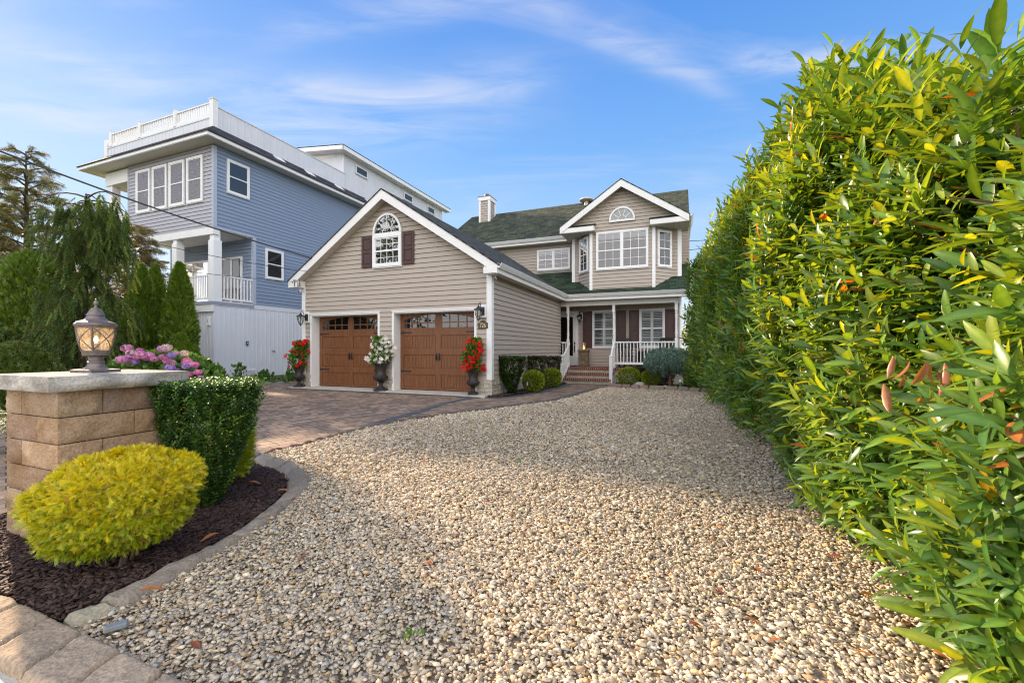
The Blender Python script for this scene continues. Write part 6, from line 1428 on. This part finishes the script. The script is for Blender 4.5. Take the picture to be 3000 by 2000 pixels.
# bits in the bed at the right corner
x, y = wxy(4.62, 4.95); z = gh(x, y); t = thing('storage_bin', (x, y, z), 'black plastic bin beside the porch corner and white screen', 'bin', -TH)
m = MB(); m.add([(-.15, -.12, 0), (.15, -.12, 0), (.15, .12, 0), (-.15, .12, 0), (-.17, -.14, .42), (.17, -.14, .42), (.17, .14, .42), (-.17, .14, .42)], [(0, 3, 2, 1), (4, 5, 6, 7), (0, 1, 5, 4), (1, 2, 6, 5), (2, 3, 7, 6), (3, 0, 4, 7)]); m.build('body', M_plain('black_plastic', (.012, .012, .013), .4, .1), t, bevel=.01)
m = MB(); m.box(-.185, .185, -.155, .155, .42, .45); m.build('lid', M_plain('black_lid', (.016, .016, .017), .35, .1), t, bevel=.01)
x, y = wxy(4.36, 4.92); t = thing('sprayer_bottle', (x, y, gh(x, y)), 'small green bottle with pale cap beside the black bin', 'bottle'); m = MB(); m.lathe([(0, 0), (.055, 0), (.055, .16), (.03, .20), (0, .20)], 14); m.build('bottle_body', M_plain('green_plastic', (.02, .14, .03), .35), t, smooth=True); m = MB(); m.lathe([(0, .2), (.03, .2), (.045, .24), (.03, .29), (0, .3)], 14); m.build('cap', WHITE, t, smooth=True)
m = MB(); pts = [Vector(wxy(5.0+.22*math.cos(a)*(1-.02*a), 4.7+.16*math.sin(a))).to_3d()+Vector((0, 0, -.04+.012*a+.03*math.sin(2*a))) for a in np.linspace(0, 17, 90)]; m.tube(pts, .012, 6); tag(m.build('garden_hose', BLACKM), 'black garden hose coiled right of the black bin', 'hose')
x, y = wxy(4.95, 6.9); t = thing('white_screen_fence', (x, y, -.1), 'low white ribbed vinyl screen beside the porch corner', 'fence', -TH-.5)
m = MB(); m.box(-.38, .55, -.02, .02, .0, .95)
for k in range(15): m.box(-.37+k*.062, -.345+k*.062, -.032, -.02, .03, .92)
m.build('panel', WHITE2, t); 
for xx in (-.42, .55): m = MB(); m.box(xx, xx+.06, -.04, .04, 0, 1.0); m.build('post', WHITE2, t)
for u, v, lab in ((2.32, 5.35, 'black path light right of the stair post'), (.62, .95, 'thin path light between the flared and the round shrub')):
    x, y = wxy(u, v); t = thing('path_light', (x, y, gh(x, y)), lab, 'garden light', 0, 'garden path lights'); m = MB(); m.tube([(0, 0, -.02), (0, 0, .22)], .009, 6); m.build('stake', BLACKM, t)
    m = MB(); m.lathe([(0, .22), (.03, .22), (.042, .33), (.0, .33)], 10); m.build('lamp_glass', CLEAR, t); m = MB(); m.lathe([(0, .33), (.055, .33), (.05, .345), (.012, .37), (0, .372)], 10); m.build('lamp_hood', BLACKM, t)
def rock(x, y, r, label, seed, name='garden_rock', cat='rock', col=(.45, .44, .43)):
    d = rvec(1); V = nrm(np.concatenate([ico_v]+[(ico_v[ico_f[:, i]]+ico_v[ico_f[:, (i+1) % 3]])/2 for i in range(3)])); 
    bm = bmesh.new(); bmesh.ops.create_icosphere(bm, subdivisions=3, radius=1); 
    for v in bm.verts: k = 1+.28*fbm(v.co, 1.6, seed)+.1*fbm(v.co, 5, seed); v.co = Vector((v.co.x*r*1.3*k, v.co.y*r*k, v.co.z*r*.8*k))
    me = D.meshes.new(name); bm.to_mesh(me); bm.free(); me.materials.append(M_plain('rock', col, .85, .3, 8, .8, 30)); o = D.objects.new(name, me); COL.objects.link(o); o.location = (x, y, gh(x, y)+r*.35); me.polygons.foreach_set('use_smooth', [True]*len(me.polygons)); return tag(o, label, cat)
rock(*wxy(3.07, 5.25), .15, 'pale grey rock between the two round shrubs', 4)
rock(*wxy(3.9, 4.85), .08, 'small beige rock at the foot of the blue spruce', 7)
bx_, by_ = -1.585, 1.70; m = MB(lambda p: (bx_+p[0]*.8-p[1]*.6, by_+p[0]*.6+p[1]*.8, p[2]+.03)); m.box(-.035, .035, -.018, .018, 0, .022); tag(m.build('slate_chip', M_plain('slate', (.20, .22, .23), .8, .2, 20), bevel=.004), 'flat blue grey slate chip at the near tip of the edging', 'stone')
# fallen leaves, one by one
LF = leaf_template([.02, .12, .17, .15, .07, .005], [0, .2, .45, .7, .9, 1], .35, .5)
spots = [(1333, 1580), (1525, 1578), (1268, 1668), (908, 1640), (870, 1470), (1060, 1450), (1245, 1360), (1355, 1335), (1120, 1473), (1435, 1480), (1575, 1385), (1700, 1540), (2210, 1680), (2100, 1740), (2290, 1900), (2020, 1850), (2470, 1650), (2520, 1760), (2640, 1850), (2730, 1930), (1950, 1480), (2200, 1450), (2330, 1560), (2260, 1520), (1490, 1880), (1250, 1790), (560, 1905), (1970, 1700), (2120, 1560), (1650, 1260), (1490, 1270), (1760, 1330), (2240, 1300), (2180, 1830), (2560, 1950), (2700, 1790)]
for i, (a, b) in enumerate(spots):
    x, y, z = G(a, b); c = np.array([random.choice([(.42, .12, .03), (.30, .08, .03), (.5, .2, .05), (.22, .06, .03)])]); az = random.uniform(0, 6.28)
    P = np.array([(0, 0, 0.)]); d = np.array([(math.cos(az), math.sin(az), .1)])
    o = inst('fallen_leaf', LF, P, frames(d, np.array([(random.uniform(-.4, .4), random.uniform(-.4, .4), 1.)])), np.array([random.uniform(.04, .068)]), LEAFS, c, None, True); o.location = (x, y, z+.035); tag(o, 'dry orange brown laurel leaf lying on the gravel', 'leaf', 'fallen leaves on the gravel')
for a, b, lab in ((640, 1590, 'broad dry orange leaf on the mulch by the edging'), (838, 1422, 'small orange leaf on the far end of the mulch'), (728, 1432, 'pale tan leaf on the mulch before the holly'), (405, 1768, 'tan leaf lying over the front edging stone'), (812, 1460, 'crumpled orange leaf against the curved edging')):
    x, y, z = G(a, b); az = random.uniform(0, 6.28); o = inst('fallen_leaf', LF, np.array([(0, 0, 0.)]), frames(np.array([(math.cos(az), math.sin(az), .1)]), np.array([(.2, 0, 1.)])), np.array([.09]), LEAFS, np.array([(.45, .17, .06)]), None, True); o.location = (x, y, z+.06); tag(o, lab, 'leaf')
# tufts of grass in the gravel
for a, b, lab in ((975, 1433, 'tiny green weed tuft in the gravel near the edging'), (1205, 1880, 'tiny green weed tuft in the foreground gravel'), (1515, 1355, 'tiny green weed tuft in the middle of the gravel')):
    x, y, z = G(a, b); t = thing('weed_tuft', (x, y, z+.02), lab, 'weed'); P = np.stack([RNG.normal(0, .02, 14), RNG.normal(0, .02, 14), rnd(14, 0, .01)], 1); foliage('leaves', P, rvec(14), OVAL, .018, LEAFS, [(.10, .24, .02)], t, 1.2, .2, .6)
# overhead cables
def cable(pts, r, label, sag=.25, name='overhead_cable'):
    out = []
    for (a, b) in zip(pts[:-1], pts[1:]):
        a, b = Vector(a), Vector(b)
        for k in range(24): s = k/24; p = a.lerp(b, s); p.z -= sag*4*s*(1-s); out.append(p)
    out.append(Vector(pts[-1])); m = MB(); m.tube(out, r, 6); return tag(m.build(name, CABLE), label, 'cable', 'overhead cables')
def at(px_, py_, d): return ((px_-1500)/1243*d, d, CAMH-(py_-1022)/1243*d)
endp = Vector((*wxy(-5.5, -.2), 3.76)); e1 = (*wxy(-6.3, -.3), 3.14)
cable([at(-500, 330, 7.0), at(0, 443, 8.6), (endp.x, endp.y, endp.z)], .020, 'thick twisted overhead cable running to the garage gable', .10)
cable([at(-500, 520, 7.5), at(170, 640, 9.0), (endp.x-.25, endp.y, endp.z-.35)], .008, 'thin middle overhead cable passing the weeping spruce', .12)
cable([at(-500, 640, 8.0), at(0, 711, 9.2), e1], .008, 'lowest thin overhead cable ending at the garage eave', .10)
m = MB(); q = Vector(e1); m.tube([q+Vector((.02*math.sin(k*1.3)+k*.03, -.04+.01*math.cos(k), .10*math.sin(k*1.9)-.05)) for k in np.linspace(0, 9, 50)], .007, 5); tag(m.build('cable_loop', CABLE), 'loops of black cable hanging at the left garage eave', 'cable')
for k, (a, b, lab) in enumerate(((705, 716, 'upper distant power line right of the tan house'), (735, 727, 'lower distant power line right of the tan house'))):
    m = MB(); m.tube([at(1950, a+4, 42), at(2300, b-22, 40)], .03, 5); tag(m.build('power_line', CABLE), lab, 'power line', 'distant power lines')
